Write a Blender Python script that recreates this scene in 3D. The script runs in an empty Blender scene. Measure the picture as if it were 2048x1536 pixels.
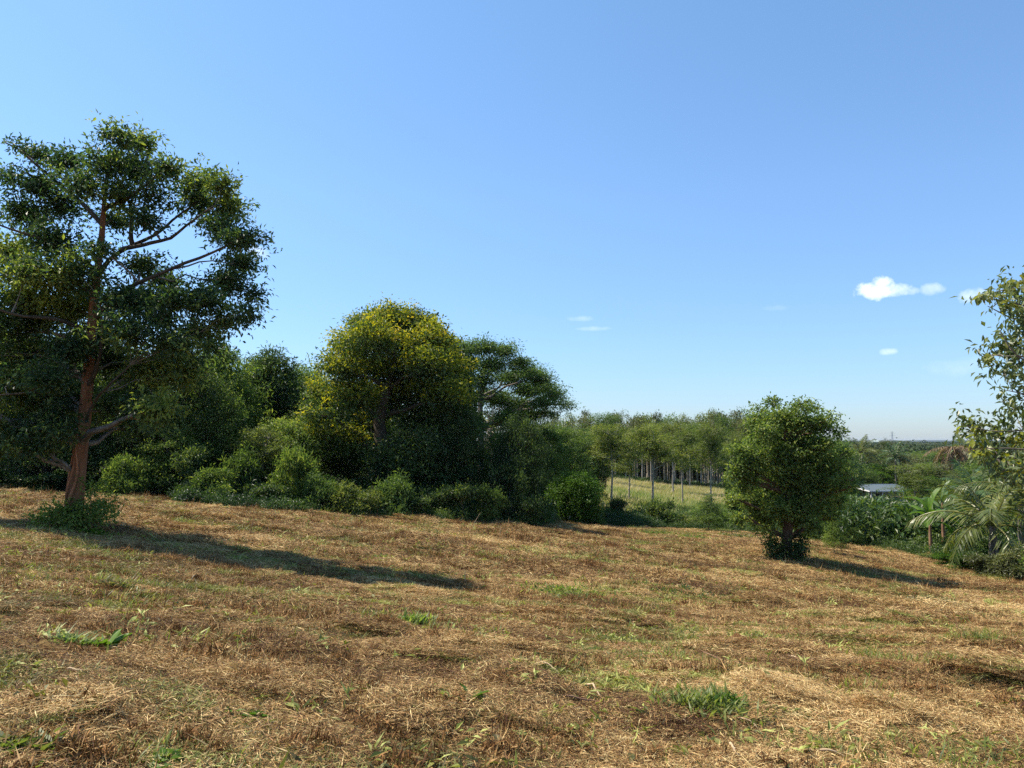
import bpy, math, random
import numpy as np
from mathutils import Vector, Matrix

# ------------------------------------------------------------------ camera, world, sun
SC = bpy.context.scene
F = 1538.0                       # focal length in photo pixels (2048 wide)
PITCH = math.atan(112 / F)
EYE = 1.6
cam_d = bpy.data.cameras.new("camera")
cam_d.sensor_width = 36.0
cam_d.lens = F / 2048 * 36.0
cam_d.clip_start = 0.05
cam_d.clip_end = 30000
cam = bpy.data.objects.new("camera", cam_d)
SC.collection.objects.link(cam)
cam.location = (0, 0, EYE)
cam.rotation_euler = (math.radians(90) + PITCH, 0, 0)
SC.camera = cam

SUN_AZ = math.radians(-73)       # measured from +Y towards +X: the sun stands ahead and to the left
SUN_EL = math.radians(56)
SUN_DIR = Vector((math.sin(SUN_AZ) * math.cos(SUN_EL), math.cos(SUN_AZ) * math.cos(SUN_EL), math.sin(SUN_EL)))
sd = bpy.data.lights.new("sun", 'SUN')
sd.energy = 4.4
sd.angle = math.radians(0.5)
sd.color = (1.0, 0.91, 0.76)
sun = bpy.data.objects.new("sun", sd)
SC.collection.objects.link(sun)
sun.rotation_euler = (-SUN_DIR).to_track_quat('-Z', 'Y').to_euler()

SC.view_settings.view_transform = 'Standard'
SC.view_settings.look = 'None'
SC.view_settings.gamma = 1
SC.view_settings.use_curve_mapping = False
SC.view_settings.exposure = 1.0
SC.render.engine = 'CYCLES'
SC.cycles.use_denoising = False
SC.cycles.adaptive_threshold = 0.005
SC.cycles.max_bounces = 6
SC.cycles.diffuse_bounces = 3
SC.cycles.glossy_bounces = 2
SC.cycles.transmission_bounces = 4
SC.cycles.volume_bounces = 0
SC.cycles.transparent_max_bounces = 8
SC.cycles.sample_clamp_indirect = 6

def pixdir(px, py):
    a = (px - 1024) / F; b = (768 - py) / F
    c, s = math.cos(PITCH), math.sin(PITCH)
    return np.array([a, c - s * b, s + c * b])

def at(px, py, d):
    v = pixdir(px, py)
    v = v * (d / v[1])
    return np.array([v[0], v[1], v[2] + EYE])

W = bpy.data.worlds.new("World")
SC.world = W
W.use_nodes = True
nt = W.node_tree
nt.nodes.clear()
def N(tree, typ, **kw):
    n = tree.nodes.new(typ)
    for k, v in kw.items(): setattr(n, k, v)
    return n
def math_n(tree, op, a, b=None, clamp=False):
    n = N(tree, 'ShaderNodeMath', operation=op); n.use_clamp = clamp
    for i, v in enumerate((a, b)):
        if v is None: continue
        if isinstance(v, (int, float)): n.inputs[i].default_value = v
        else: tree.links.new(v, n.inputs[i])
    return n.outputs[0]
sky = N(nt, 'ShaderNodeTexSky', sky_type='NISHITA', sun_disc=False)
sky.sun_elevation = SUN_EL
sky.sun_rotation = SUN_AZ
sky.altitude = 0
sky.air_density = 1.0
sky.dust_density = 0.3
sky.ozone_density = 6.0
bg = N(nt, 'ShaderNodeBackground'); bg.inputs[1].default_value = 0.13
out = N(nt, 'ShaderNodeOutputWorld')
tc = N(nt, 'ShaderNodeTexCoord')
noi = N(nt, 'ShaderNodeTexNoise'); noi.inputs['Scale'].default_value = 55; noi.inputs['Detail'].default_value = 7; noi.inputs['Roughness'].default_value = .62
nt.links.new(tc.outputs['Generated'], noi.inputs['Vector'])
def dotn(vec):
    n = N(nt, 'ShaderNodeVectorMath', operation='DOT_PRODUCT')
    nt.links.new(tc.outputs['Generated'], n.inputs[0]); n.inputs[1].default_value = vec
    return n.outputs['Value']
total = None
# small fair-weather clouds: direction, angular half-width and half-height, opacity
for (px, py, hw, hh, op) in ((1752, 580, 30, 15, 1.0), (1762, 566, 16, 11, 1.0), (1735, 584, 18, 9, .8), (1798, 581, 24, 10, 0.6), (1822, 582, 14, 7, .35), (1862, 579, 18, 9, 0.3), (1945, 592, 22, 11, 0.4),
                             (1163, 637, 26, 5, 0.16), (1190, 657, 30, 4, 0.14), (1776, 703, 12, 6, 0.35), (1925, 733, 50, 14, 0.08), (516, 504, 18, 10, 0.3), (1552, 616, 24, 5, 0.07)):
    c = Vector(pixdir(px, py)).normalized()
    r = c.cross(Vector((0, 0, 1))).normalized(); u = r.cross(c)
    dx = math_n(nt, 'MULTIPLY', dotn(r), F / hw); dy = math_n(nt, 'MULTIPLY', dotn(u), F / hh)
    e = math_n(nt, 'ADD', math_n(nt, 'MULTIPLY', dx, dx), math_n(nt, 'MULTIPLY', dy, dy))
    e = math_n(nt, 'ADD', e, math_n(nt, 'MULTIPLY', math_n(nt, 'SUBTRACT', noi.outputs[0], 0.5), 4.5))
    m = math_n(nt, 'MULTIPLY', math_n(nt, 'SUBTRACT', 1.5, e), 0.45, clamp=True)
    front = math_n(nt, 'GREATER_THAN', dotn(c), 0.5)
    m = math_n(nt, 'MULTIPLY', math_n(nt, 'MULTIPLY', m, front), op)
    total = m if total is None else math_n(nt, 'MAXIMUM', total, m)
mix = N(nt, 'ShaderNodeMix', data_type='RGBA')
sep = N(nt, 'ShaderNodeSeparateXYZ'); nt.links.new(tc.outputs['Generated'], sep.inputs[0])
gr = N(nt, 'ShaderNodeValToRGB'); nt.links.new(sep.outputs[2], gr.inputs[0])
gr.color_ramp.elements[0].position = 0.0; gr.color_ramp.elements[0].color = (.47, .53, .66, 1)
gr.color_ramp.elements[1].position = 0.6; gr.color_ramp.elements[1].color = (.82, .93, .87, 1)
e_ = gr.color_ramp.elements.new(.12); e_.color = (.61, .66, .72, 1)
e_ = gr.color_ramp.elements.new(.3); e_.color = (.77, .81, .82, 1)
gm = N(nt, 'ShaderNodeMix', data_type='RGBA', blend_type='MULTIPLY'); gm.inputs[0].default_value = 1
nt.links.new(sky.outputs[0], gm.inputs[6]); nt.links.new(gr.outputs[0], gm.inputs[7])
nt.links.new(total, mix.inputs[0]); nt.links.new(gm.outputs[2], mix.inputs[6])
mix.inputs[7].default_value = (7.0, 7.1, 7.2, 1)
nt.links.new(mix.outputs[2], bg.inputs[0]); nt.links.new(bg.outputs[0], out.inputs[0])

# ------------------------------------------------------------------ helpers
R = np.random.default_rng(7)
random.seed(7)
COL = SC.collection

def tag(o, label=None, cat=None, group=None, kind=None):
    if label: o['label'] = label
    if cat: o['category'] = cat
    if group: o['group'] = group
    if kind: o['kind'] = kind
    return o

def empty(name, loc, rz=0.0, scale=(1, 1, 1)):
    o = bpy.data.objects.new(name, None)
    o.empty_display_size = 0.3
    COL.objects.link(o); o.location = [float(v) for v in loc]; o.rotation_euler = (0, 0, rz); o.scale = scale
    return o

def obj(name, mesh, parent=None, mat=None):
    o = bpy.data.objects.new(name, mesh)
    COL.objects.link(o)
    if parent is not None: o.parent = parent
    if mat is not None:
        if not mesh.materials: mesh.materials.append(mat)
        elif mesh.materials[0] is not mat:
            o.material_slots[0].link = 'OBJECT'; o.material_slots[0].material = mat
    return o

def copy_tree(o, parent=None, mats=None):
    c = o.copy(); COL.objects.link(c); c.parent = parent
    for ch in CH.get(o.name, []):
        k = copy_tree(ch, c)
        if mats and ch.name.split('.')[0] in mats and k.material_slots:
            k.material_slots[0].link = 'OBJECT'; k.material_slots[0].material = mats[ch.name.split('.')[0]]
    return c

def mesh_np(name, V, Fq, attr=None, smooth=False):
    """V (n,3); Fq (m,3|4) int; attr dict name->(n,) float"""
    me = bpy.data.meshes.new(name)
    V = np.asarray(V, dtype=np.float32); Fq = np.asarray(Fq, dtype=np.int32)
    k = Fq.shape[1]
    me.vertices.add(len(V)); me.vertices.foreach_set('co', V.ravel())
    me.loops.add(Fq.size); me.loops.foreach_set('vertex_index', Fq.ravel())
    me.polygons.add(len(Fq))
    me.polygons.foreach_set('loop_start', np.arange(0, Fq.size, k, dtype=np.int32))
    me.polygons.foreach_set('loop_total', np.full(len(Fq), k, dtype=np.int32))
    me.polygons.foreach_set('use_smooth', np.full(len(Fq), smooth, dtype=bool))
    if attr:
        for n_, a in attr.items():
            at_ = me.attributes.new(n_, 'FLOAT', 'POINT'); at_.data.foreach_set('value', np.asarray(a, dtype=np.float32))
    me.update(calc_edges=True)
    me.validate()
    return me

class MB:
    def __init__(s): s.V = []; s.F = []; s.n = 0
    def add(s, V, Fs):
        V = np.asarray(V, float); Fs = np.asarray(Fs, int)
        s.V.append(V); s.F.append(Fs + s.n); s.n += len(V)
    def tube(s, pts, rad, sides=8, wob=0.0, lobes=0, cap=True, seed=0):
        pts = np.asarray(pts, float); n = len(pts); rad = np.asarray(rad, float) * np.ones(n)
        rg = np.random.default_rng(seed + 11)
        T = np.gradient(pts, axis=0); T /= np.linalg.norm(T, axis=1)[:, None] + 1e-9
        ref = np.array([1.0, 0, 0]) if abs(T[0][0]) < 0.8 else np.array([0, 1.0, 0])
        A = np.arange(sides) / sides * 2 * math.pi
        ph = rg.uniform(0, 6, 4)
        V = []
        for i in range(n):
            a = np.cross(T[i], ref); a /= np.linalg.norm(a) + 1e-9; b = np.cross(T[i], a)
            rr = rad[i] * (1 + wob * rg.normal(0, 1, sides))
            if lobes: rr = rr * (1 + 0.16 * np.cos(lobes * A + ph[0] + i * .12) + 0.08 * np.cos((lobes + 3) * A + ph[1] - i * .2))
            V.append(pts[i] + np.outer(np.cos(A) * rr, a) + np.outer(np.sin(A) * rr, b))
        V = np.concatenate(V)
        i, j = np.meshgrid(np.arange(n - 1), np.arange(sides), indexing='ij'); j2 = (j + 1) % sides
        Fq = np.stack([i * sides + j, i * sides + j2, (i + 1) * sides + j2, (i + 1) * sides + j], -1).reshape(-1, 4)
        s.add(V, Fq)
        if cap:
            for base, c in ((0, pts[0]), ((n - 1) * sides, pts[-1])):
                idx = np.arange(sides) + base
                Vc = np.concatenate([V[idx], [c]])
                fc = np.array([[q, (q + 1) % sides, sides, sides] for q in range(sides)])
                s.F.append(None); s.V.append(Vc); s.F[-1] = fc + s.n; s.n += len(Vc)
    def box(s, lo, hi):
        x0, y0, z0 = lo; x1, y1, z1 = hi
        V = [(x0, y0, z0), (x1, y0, z0), (x1, y1, z0), (x0, y1, z0), (x0, y0, z1), (x1, y0, z1), (x1, y1, z1), (x0, y1, z1)]
        s.add(V, [(0, 3, 2, 1), (4, 5, 6, 7), (0, 1, 5, 4), (1, 2, 6, 5), (2, 3, 7, 6), (3, 0, 4, 7)])
    def mesh(s, name, smooth=True):
        V = np.concatenate(s.V); Fq = np.concatenate(s.F)
        me = bpy.data.meshes.new(name)
        faces = [tuple(f) if f[2] != f[3] else (f[0], f[1], f[2]) for f in Fq.tolist()]
        me.from_pydata(V.tolist(), [], faces)
        me.polygons.foreach_set('use_smooth', np.full(len(faces), smooth, dtype=bool))
        me.update()
        return me

def hsh(ix, iy, seed):
    h = (ix.astype(np.int64) * 374761393 + iy.astype(np.int64) * 668265263 + seed * 974711) & 0xffffffff
    h = ((h ^ (h >> 13)) * 1274126177) & 0xffffffff
    return ((h ^ (h >> 16)) & 0xffff) / 65535.0
def vn(x, y, seed=0):
    x = np.asarray(x, float); y = np.asarray(y, float)
    ix = np.floor(x); iy = np.floor(y); fx = x - ix; fy = y - iy
    fx = fx * fx * (3 - 2 * fx); fy = fy * fy * (3 - 2 * fy)
    a = hsh(ix, iy, seed); b = hsh(ix + 1, iy, seed); c = hsh(ix, iy + 1, seed); d = hsh(ix + 1, iy + 1, seed)
    return (a * (1 - fx) + b * fx) * (1 - fy) + (c * (1 - fx) + d * fx) * fy
def fbm(x, y, seed=0, o=4):
    t = 0; a = 0.5; s = 0
    for k in range(o):
        t = t + a * vn(x * 2 ** k + 17.3 * k, y * 2 ** k - 9.1 * k, seed + k); s += a; a *= .5
    return t / s
def sstep(a, b, x):
    t = np.clip((x - a) / (b - a), 0, 1); return t * t * (3 - 2 * t)

# ------------------------------------------------------------------ terrain height: thin plate spline through surveyed spots
ctrl = []
for (px, py, d) in ((1024, 1536, 4.1), (0, 1536, 3.2), (2048, 1536, 4.7), (1024, 1300, 7.0), (0, 1300, 4.9), (2048, 1300, 8.6), (1860, 1162, 28.3), (1297, 1085, 31.5), (900, 1160, 16.2), (0, 1150, 9.2),
                    (150, 1060, 16), (0, 985, 26), (-200, 985, 27), (400, 1120, 14.2), (500, 1020, 26), (850, 1042, 29), (1085, 1057, 31), (1024, 1166, 16),
                    (1100, 1045, 38), (1400, 1060, 42), (1575, 1122, 28), (1500, 1250, 13), (1750, 1096, 36), (2048, 1150, 29.5), (2300, 1190, 27), (1900, 1240, 17),
                    (1300, 1040, 55), (1215, 962, 128), (1450, 985, 122), (1300, 985, 108), (1840, 1040, 88), (1760, 1000, 140), (2048, 1080, 60), (1980, 1110, 42)):
    ctrl.append(tuple(at(px, py, d)))
for (x, y, z) in ((0, 0, 0), (0, -6, .1), (-10, -10, 1.1), (10, -10, -1.1), (-6, 3, .6), (7, 3, -.7), (0, -60, 2), (-60, -20, 4), (60, -20, -6), (-40, 40, .6), (-15, 45, -.8), (-40, 100, 0), (0, 70, -2.5),
                  (0, 140, -6), (-60, 250, -8), (60, 300, -13.5), (170, 300, -14), (200, 80, -13), (0, 1000, -15), (700, 800, -15.5), (-700, 800, -15), (0, 9000, -15.5), (6500, 6500, -15.5), (-6500, 6500, -15.5), (0, -9000, -15),
                  (9000, 0, -15), (-9000, 0, -15), (300, 2500, -15.5), (1500, 2500, -15.5), (-300, -600, -5), (500, -500, -12)):
    ctrl.append((x, y, z))
ctrl = np.array(ctrl)
def warp(x, y):
    r = np.hypot(x, y) + 1e-9; s = np.log1p(r / 8.0)
    return x / r * s, y / r * s
cu, cv = warp(ctrl[:, 0], ctrl[:, 1])
def tk(r2): return np.where(r2 > 0, 0.5 * r2 * np.log(r2 + 1e-12), 0)
n_ = len(ctrl)
K = tk((cu[:, None] - cu) ** 2 + (cv[:, None] - cv) ** 2) + np.eye(n_) * 2e-3
Pm = np.stack([np.ones(n_), cu, cv], 1)
SOL = np.linalg.solve(np.block([[K, Pm], [Pm.T, np.zeros((3, 3))]]), np.concatenate([ctrl[:, 2], np.zeros(3)]))
def H(x, y):
    x = np.atleast_1d(np.asarray(x, float)); y = np.atleast_1d(np.asarray(y, float))
    u, v = warp(x, y)
    z = SOL[n_] + SOL[n_ + 1] * u + SOL[n_ + 2] * v
    for i in range(n_): z = z + SOL[i] * tk((u - cu[i]) ** 2 + (v - cv[i]) ** 2)
    return z
EDGE_U = np.array([-3, -.9, -.666, -.5, -.34, -.11, .03, .038, .2, .3, .47, .56, .61, .666, .9, 3])
EDGE_D = np.array([26, 26.5, 26, 26, 26, 29, 30.5, 37.5, 42, 42, 36, 33, 31, 29.5, 26, 18])
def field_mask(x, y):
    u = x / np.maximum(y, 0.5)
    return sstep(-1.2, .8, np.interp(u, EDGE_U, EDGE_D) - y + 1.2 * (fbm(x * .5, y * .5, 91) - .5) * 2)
def ridges(x, y):
    """windrows of raked cuttings: long low heaps running roughly across the slope; returns height 0..1 style field"""
    a = math.radians(-14)
    p = x * math.cos(a) + y * math.sin(a); q = -x * math.sin(a) + y * math.cos(a)
    q = q + .9 * (fbm(p * .22, q * .22, 5, 3) - .5) * 2
    r1 = 1 - np.abs(2 * vn(p * .45, q * 1.05, 21) - 1)
    r1 = sstep(.62, 1, r1) * sstep(.45, .7, vn(p * .35, q * .8, 33))
    lump = sstep(.6, .95, vn(p * 1.3, q * 2.4, 44)) * sstep(.4, .7, vn(p * .3, q * .4, 45))
    return r1, lump
SPOT = []   # heaps that show in the photo: x, y, half length, half width, height
for (px, py, d, L, w, h) in ((470, 1375, 5.75, .40, .11, .15), (600, 1390, 5.6, .35, .10, .10), (850, 1320, 6.9, .42, .13, .13), (980, 1330, 6.7, .38, .12, .14), (1270, 1256, 9.4, .35, .16, .16),
                             (1160, 1240, 9.7, .6, .13, .10), (1100, 1195, 12.2, 1.2, .14, .07), (1370, 1190, 13.5, 1.2, .14, .09), (1560, 1222, 13.0, .5, .2, .16), (1500, 1215, 13.2, .5, .2, .14),
                             (1850, 1365, 7.2, .8, .13, .11), (1960, 1375, 7.1, .6, .13, .13), (1650, 1340, 7.6, .3, .13, .12), (1590, 1400, 6.3, .45, .14, .12), (1780, 1440, 5.7, .35, .12, .13), (1880, 1460, 5.4, .3, .12, .1),
                             (120, 1450, 4.7, .3, .13, .12), (60, 1310, 6.6, .5, .13, .1), (300, 1340, 6.2, .4, .12, .08), (1060, 1440, 5.3, .2, .1, .1), (720, 1265, 8.6, .4, .13, .09), (1490, 1300, 8.6, .6, .12, .1), (1700, 1290, 9.2, .7, .13, .09),
                             (370, 1165, 11.2, .4, .14, .12), (230, 1195, 10.0, .4, .14, .1), (590, 1310, 7.0, .3, .12, .1), (640, 1210, 10, .4, .13, .1), (1900, 1300, 9.4, .8, .14, .1), (880, 1170, 13.0, .9, .15, .12)):
    v_ = pixdir(px, py); ds_ = np.linspace(2, 60, 1200); k_ = ds_ / v_[1]; i_ = int(np.argmax(v_[2] * k_ + EYE < H(v_[0] * k_, ds_))); SPOT.append((v_[0] * k_[i_], ds_[i_], L * ds_[i_] / d, w * ds_[i_] / d, h))
def micro(x, y):
    r1, lump = ridges(x, y)
    dist = np.hypot(x, y)
    fade = 1 - .7 * sstep(30, 60, dist) + .5 * sstep(9, 22, dist) * (1 - sstep(30, 50, dist))
    rough = fbm(x * 2.1, y * 2.6, 3, 4)
    cl = sstep(.60, .92, vn(x * 2.6, y * 4.6, 52)); sm = sstep(.55, .8, fbm(x * .35, y * .8, 53, 3) + .12)
    z = (.05 * r1 * (.3 + rough) + .035 * lump * (.3 + rough) + .075 * cl * sm * (.2 + rough) + .07 * (rough - .5) + .05 * (fbm(x * 8, y * 11, 8, 3) - .5)) * fade
    ca, sa = math.cos(math.radians(-12)), math.sin(math.radians(-12))
    for (sx, sy, L, w, h) in SPOT:
        dx = (x - sx); dy = (y - sy)
        p = (dx * ca + dy * sa) / L; q = (-dx * sa + dy * ca) / (w * .75)
        z = z + h * np.exp(-(p * p) ** 1.5 - q * q) * .75 * (.35 + 1.3 * fbm(x * 9, y * 9, 71, 3))
    return z
def G(x, y):
    return H(x, y) + micro(np.atleast_1d(np.asarray(x, float)), np.atleast_1d(np.asarray(y, float)))
def g1(x, y): return float(G(x, y)[0])
def h1(x, y): return float(H(x, y)[0])

# ------------------------------------------------------------------ materials
def mat(name):
    m = bpy.data.materials.new(name); m.use_nodes = True
    m.node_tree.nodes.clear()
    return m, m.node_tree
def ramp(t, stops, fac=None):
    n = N(t, 'ShaderNodeValToRGB')
    cr = n.color_ramp
    while len(cr.elements) > 1: cr.elements.remove(cr.elements[-1])
    cr.elements[0].position = stops[0][0]; cr.elements[0].color = (*stops[0][1], 1)
    for p, c in stops[1:]:
        e = cr.elements.new(p); e.color = (*c, 1)
    if fac is not None: t.links.new(fac, n.inputs[0])
    return n.outputs[0]
def noise(t, scale, detail=4, vec=None, rough=.55, dist=0):
    n = N(t, 'ShaderNodeTexNoise'); n.inputs['Scale'].default_value = scale; n.inputs['Detail'].default_value = detail
    n.inputs['Roughness'].default_value = rough; n.inputs['Distortion'].default_value = dist
    if vec is not None: t.links.new(vec, n.inputs['Vector'])
    return n.outputs[0]
def mixc(t, fac, a, b, mode='MIX'):
    n = N(t, 'ShaderNodeMix', data_type='RGBA', blend_type=mode)
    for i, v in ((0, fac), (6, a), (7, b)):
        if isinstance(v, (int, float)): n.inputs[i].default_value = v
        elif isinstance(v, tuple): n.inputs[i].default_value = (*v, 1)
        else: t.links.new(v, n.inputs[i])
    return n.outputs[2]
def attr_f(t, name, typ='GEOMETRY'):
    n = N(t, 'ShaderNodeAttribute'); n.attribute_name = name; n.attribute_type = typ
    return n.outputs['Fac']
def objvec(t):
    return N(t, 'ShaderNodeTexCoord').outputs['Object']
def posvec(t):
    return N(t, 'ShaderNodeNewGeometry').outputs['Position']

def leaf_mat(name, stops, trans=.34, rough=.45, spec=.45, patch=.35, tcol=(1.15, 1.2, .55), patch_scale=.45, inst=False):
    m, t = mat(name)
    tint = attr_f(t, 'tint')
    pn = noise(t, patch_scale, 3, posvec(t))
    orn = N(t, 'ShaderNodeObjectInfo').outputs['Random']
    v = math_n(t, 'ADD', tint, math_n(t, 'MULTIPLY', math_n(t, 'SUBTRACT', pn, .5), patch * 2.2))
    v = math_n(t, 'ADD', v, math_n(t, 'MULTIPLY', math_n(t, 'SUBTRACT', orn, .5), .22))
    if inst: v = math_n(t, 'ADD', v, attr_f(t, 'tone', 'INSTANCER'))
    c = ramp(t, stops, v)
    p = N(t, 'ShaderNodeBsdfPrincipled'); p.inputs['Roughness'].default_value = rough
    p.inputs['Specular IOR Level'].default_value = spec
    t.links.new(c, p.inputs['Base Color'])
    tr = N(t, 'ShaderNodeBsdfTranslucent')
    t.links.new(mixc(t, 1.0, c, tcol, 'MULTIPLY'), tr.inputs[0])
    ms = N(t, 'ShaderNodeMixShader'); ms.inputs[0].default_value = trans
    t.links.new(p.outputs[0], ms.inputs[1]); t.links.new(tr.outputs[0], ms.inputs[2])
    o = N(t, 'ShaderNodeOutputMaterial'); t.links.new(ms.outputs[0], o.inputs[0])
    return m
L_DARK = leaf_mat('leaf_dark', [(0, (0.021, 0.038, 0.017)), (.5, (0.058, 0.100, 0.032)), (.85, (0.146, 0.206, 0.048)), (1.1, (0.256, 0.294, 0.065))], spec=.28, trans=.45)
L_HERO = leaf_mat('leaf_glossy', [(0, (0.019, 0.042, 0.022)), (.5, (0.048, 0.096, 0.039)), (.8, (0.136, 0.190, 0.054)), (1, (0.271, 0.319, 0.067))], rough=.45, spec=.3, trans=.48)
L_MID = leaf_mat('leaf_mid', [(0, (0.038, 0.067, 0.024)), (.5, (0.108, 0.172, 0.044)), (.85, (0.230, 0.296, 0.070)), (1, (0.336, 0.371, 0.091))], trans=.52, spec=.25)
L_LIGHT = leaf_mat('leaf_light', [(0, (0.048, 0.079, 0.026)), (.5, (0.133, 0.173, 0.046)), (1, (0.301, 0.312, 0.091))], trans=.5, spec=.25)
L_OLIVE = leaf_mat('leaf_olive', [(0, (.05, .055, .025)), (.5, (.10, .12, .04)), (1, (.22, .22, .07))], trans=.35)
L_BLUE = leaf_mat('leaf_blue_green', [(0, (0.038, 0.075, 0.027)), (.5, (0.092, 0.153, 0.045)), (1, (0.190, 0.265, 0.069))], trans=.45, spec=.25)
L_GOLD = leaf_mat('leaf_gold', [(0, (0.085, 0.136, 0.029)), (.5, (0.230, 0.266, 0.038)), (.85, (0.411, 0.395, 0.047)), (1, (0.508, 0.408, 0.070))], trans=.55, spec=.2, tcol=(1.3, 1.2, .35))
L_PALE = leaf_mat('leaf_pale', [(0, (0.059, 0.092, 0.031)), (.35, (0.168, 0.208, 0.088)), (.62, (0.277, 0.289, 0.088)), (.85, (0.416, 0.358, 0.044)), (1, (0.396, 0.289, 0.106))], trans=.4, rough=.4)
L_BRIGHT = leaf_mat('leaf_bright', [(0, (.035, .08, .010)), (.5, (.08, .16, .018)), (1, (.17, .27, .03))], trans=.45, spec=.2)
L_FROND = leaf_mat('leaf_frond', [(0, (0.047, 0.066, 0.015)), (.5, (0.101, 0.132, 0.030)), (1, (0.234, 0.229, 0.060))], trans=.35, rough=.4)
L_FRONDG = leaf_mat('leaf_frond_green', [(0, (.02, .05, .02)), (.5, (.06, .12, .04)), (1, (.16, .2, .06))], trans=.3, rough=.4)
L_DRY = leaf_mat('leaf_dry', [(0, (.10, .06, .035)), (.5, (.20, .13, .07)), (1, (.34, .24, .13))], trans=.25, rough=.7)
L_FAR = leaf_mat('leaf_far', [(0, (.03, .055, .025)), (.5, (.055, .085, .035)), (1, (.11, .12, .055))], trans=.25, patch=.25, patch_scale=.01, rough=.7, spec=.2, inst=True)
STRAW = leaf_mat('straw', [(0, (0.060, 0.023, 0.011)), (.2, (0.166, 0.078, 0.029)), (.30, (0.179, 0.139, 0.044)), (.38, (0.250, 0.178, 0.064)), (.5, (0.346, 0.189, 0.073)), (.72, (0.502, 0.319, 0.127)), (.88, (0.620, 0.446, 0.196)), (1.0, (0.692, 0.527, 0.255))], trans=.15, rough=.7, spec=.25, patch=.2, patch_scale=.7, tcol=(1, .9, .7), inst=True)
GREENCUT = leaf_mat('cut_green', [(0, (0.063, 0.055, 0.018)), (.45, (0.158, 0.154, 0.040)), (.8, (0.263, 0.275, 0.060)), (1, (0.399, 0.418, 0.120))], trans=.25, rough=.6, spec=.35, patch=.2, patch_scale=1.5, inst=True)
ROOTY = leaf_mat('root_tangle', [(0, (0.079, 0.036, 0.013)), (.5, (0.226, 0.114, 0.043)), (1, (0.438, 0.267, 0.109))], trans=.05, rough=.9, spec=.1, inst=True)
MEADOW = leaf_mat('meadow_grass', [(0, (0.092, 0.138, 0.029)), (.4, (0.196, 0.250, 0.057)), (.7, (0.345, 0.300, 0.127)), (1, (0.437, 0.362, 0.207))], trans=.4, rough=.7, patch=.3, patch_scale=.08, inst=True)

def bark_mat(name, cols, scale=6, rough=.85, bump=.5, stretch=(1, 1, .25)):
    m, t = mat(name)
    mp = N(t, 'ShaderNodeMapping'); mp.inputs['Scale'].default_value = stretch
    t.links.new(objvec(t), mp.inputs[0])
    n1 = noise(t, scale, 6, mp.outputs[0], .65, .4)
    c = ramp(t, cols, n1)
    p = N(t, 'ShaderNodeBsdfPrincipled'); p.inputs['Roughness'].default_value = rough; p.inputs['Specular IOR Level'].default_value = .2
    t.links.new(c, p.inputs['Base Color'])
    n2 = noise(t, scale * 4, 6, mp.outputs[0], .7)
    b = N(t, 'ShaderNodeBump'); b.inputs['Strength'].default_value = bump; b.inputs['Distance'].default_value = .04
    t.links.new(n2, b.inputs['Height']); t.links.new(b.outputs[0], p.inputs['Normal'])
    o = N(t, 'ShaderNodeOutputMaterial'); t.links.new(p.outputs[0], o.inputs[0])
    return m
B_HERO = bark_mat('bark_red_patchy', [(.25, (0.040, 0.021, 0.014)), (.42, (0.160, 0.070, 0.036)), (.56, (0.264, 0.123, 0.060)), (.64, (0.224, 0.139, 0.085)), (.72, (0.400, 0.369, 0.340))], 2.2, bump=.9)
B_ROOT = bark_mat('bark_red_root', [(.3, (.20, .075, .035)), (.6, (.42, .19, .095)), (.8, (.5, .29, .17))], 6)
B_LONE = bark_mat('bark_brown', [(.3, (.05, .032, .022)), (.55, (.13, .08, .05)), (.75, (.24, .17, .12))], 4)
B_GREY = bark_mat('bark_grey', [(.3, (.07, .06, .05)), (.5, (.16, .135, .11)), (.7, (.30, .27, .23))], 5)
B_PALE = bark_mat('bark_pale', [(.3, (.18, .15, .12)), (.5, (.34, .29, .23)), (.75, (.52, .47, .40))], 3)
B_DARK = bark_mat('bark_dark', [(.3, (.03, .024, .018)), (.6, (.09, .07, .05)), (.8, (.15, .12, .09))], 5)
B_STICK = bark_mat('stick_pale', [(.3, (.26, .16, .09)), (.55, (.48, .36, .22)), (.8, (.62, .52, .36))], 9, bump=.2)
B_STICKD = bark_mat('stick_brown', [(.3, (.12, .06, .035)), (.55, (.24, .14, .085)), (.8, (.38, .26, .17))], 9, bump=.2)

def plain(name, col, rough=.6, metal=0, nscale=8, var=.25):
    m, t = mat(name)
    n1 = noise(t, nscale, 5, objvec(t), .65)
    c = mixc(t, n1, tuple(v * (1 - var) for v in col), tuple(min(1, v * (1 + var)) for v in col))
    p = N(t, 'ShaderNodeBsdfPrincipled'); p.inputs['Roughness'].default_value = rough; p.inputs['Metallic'].default_value = metal
    t.links.new(c, p.inputs['Base Color'])
    o = N(t, 'ShaderNodeOutputMaterial'); t.links.new(p.outputs[0], o.inputs[0])
    return m

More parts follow.
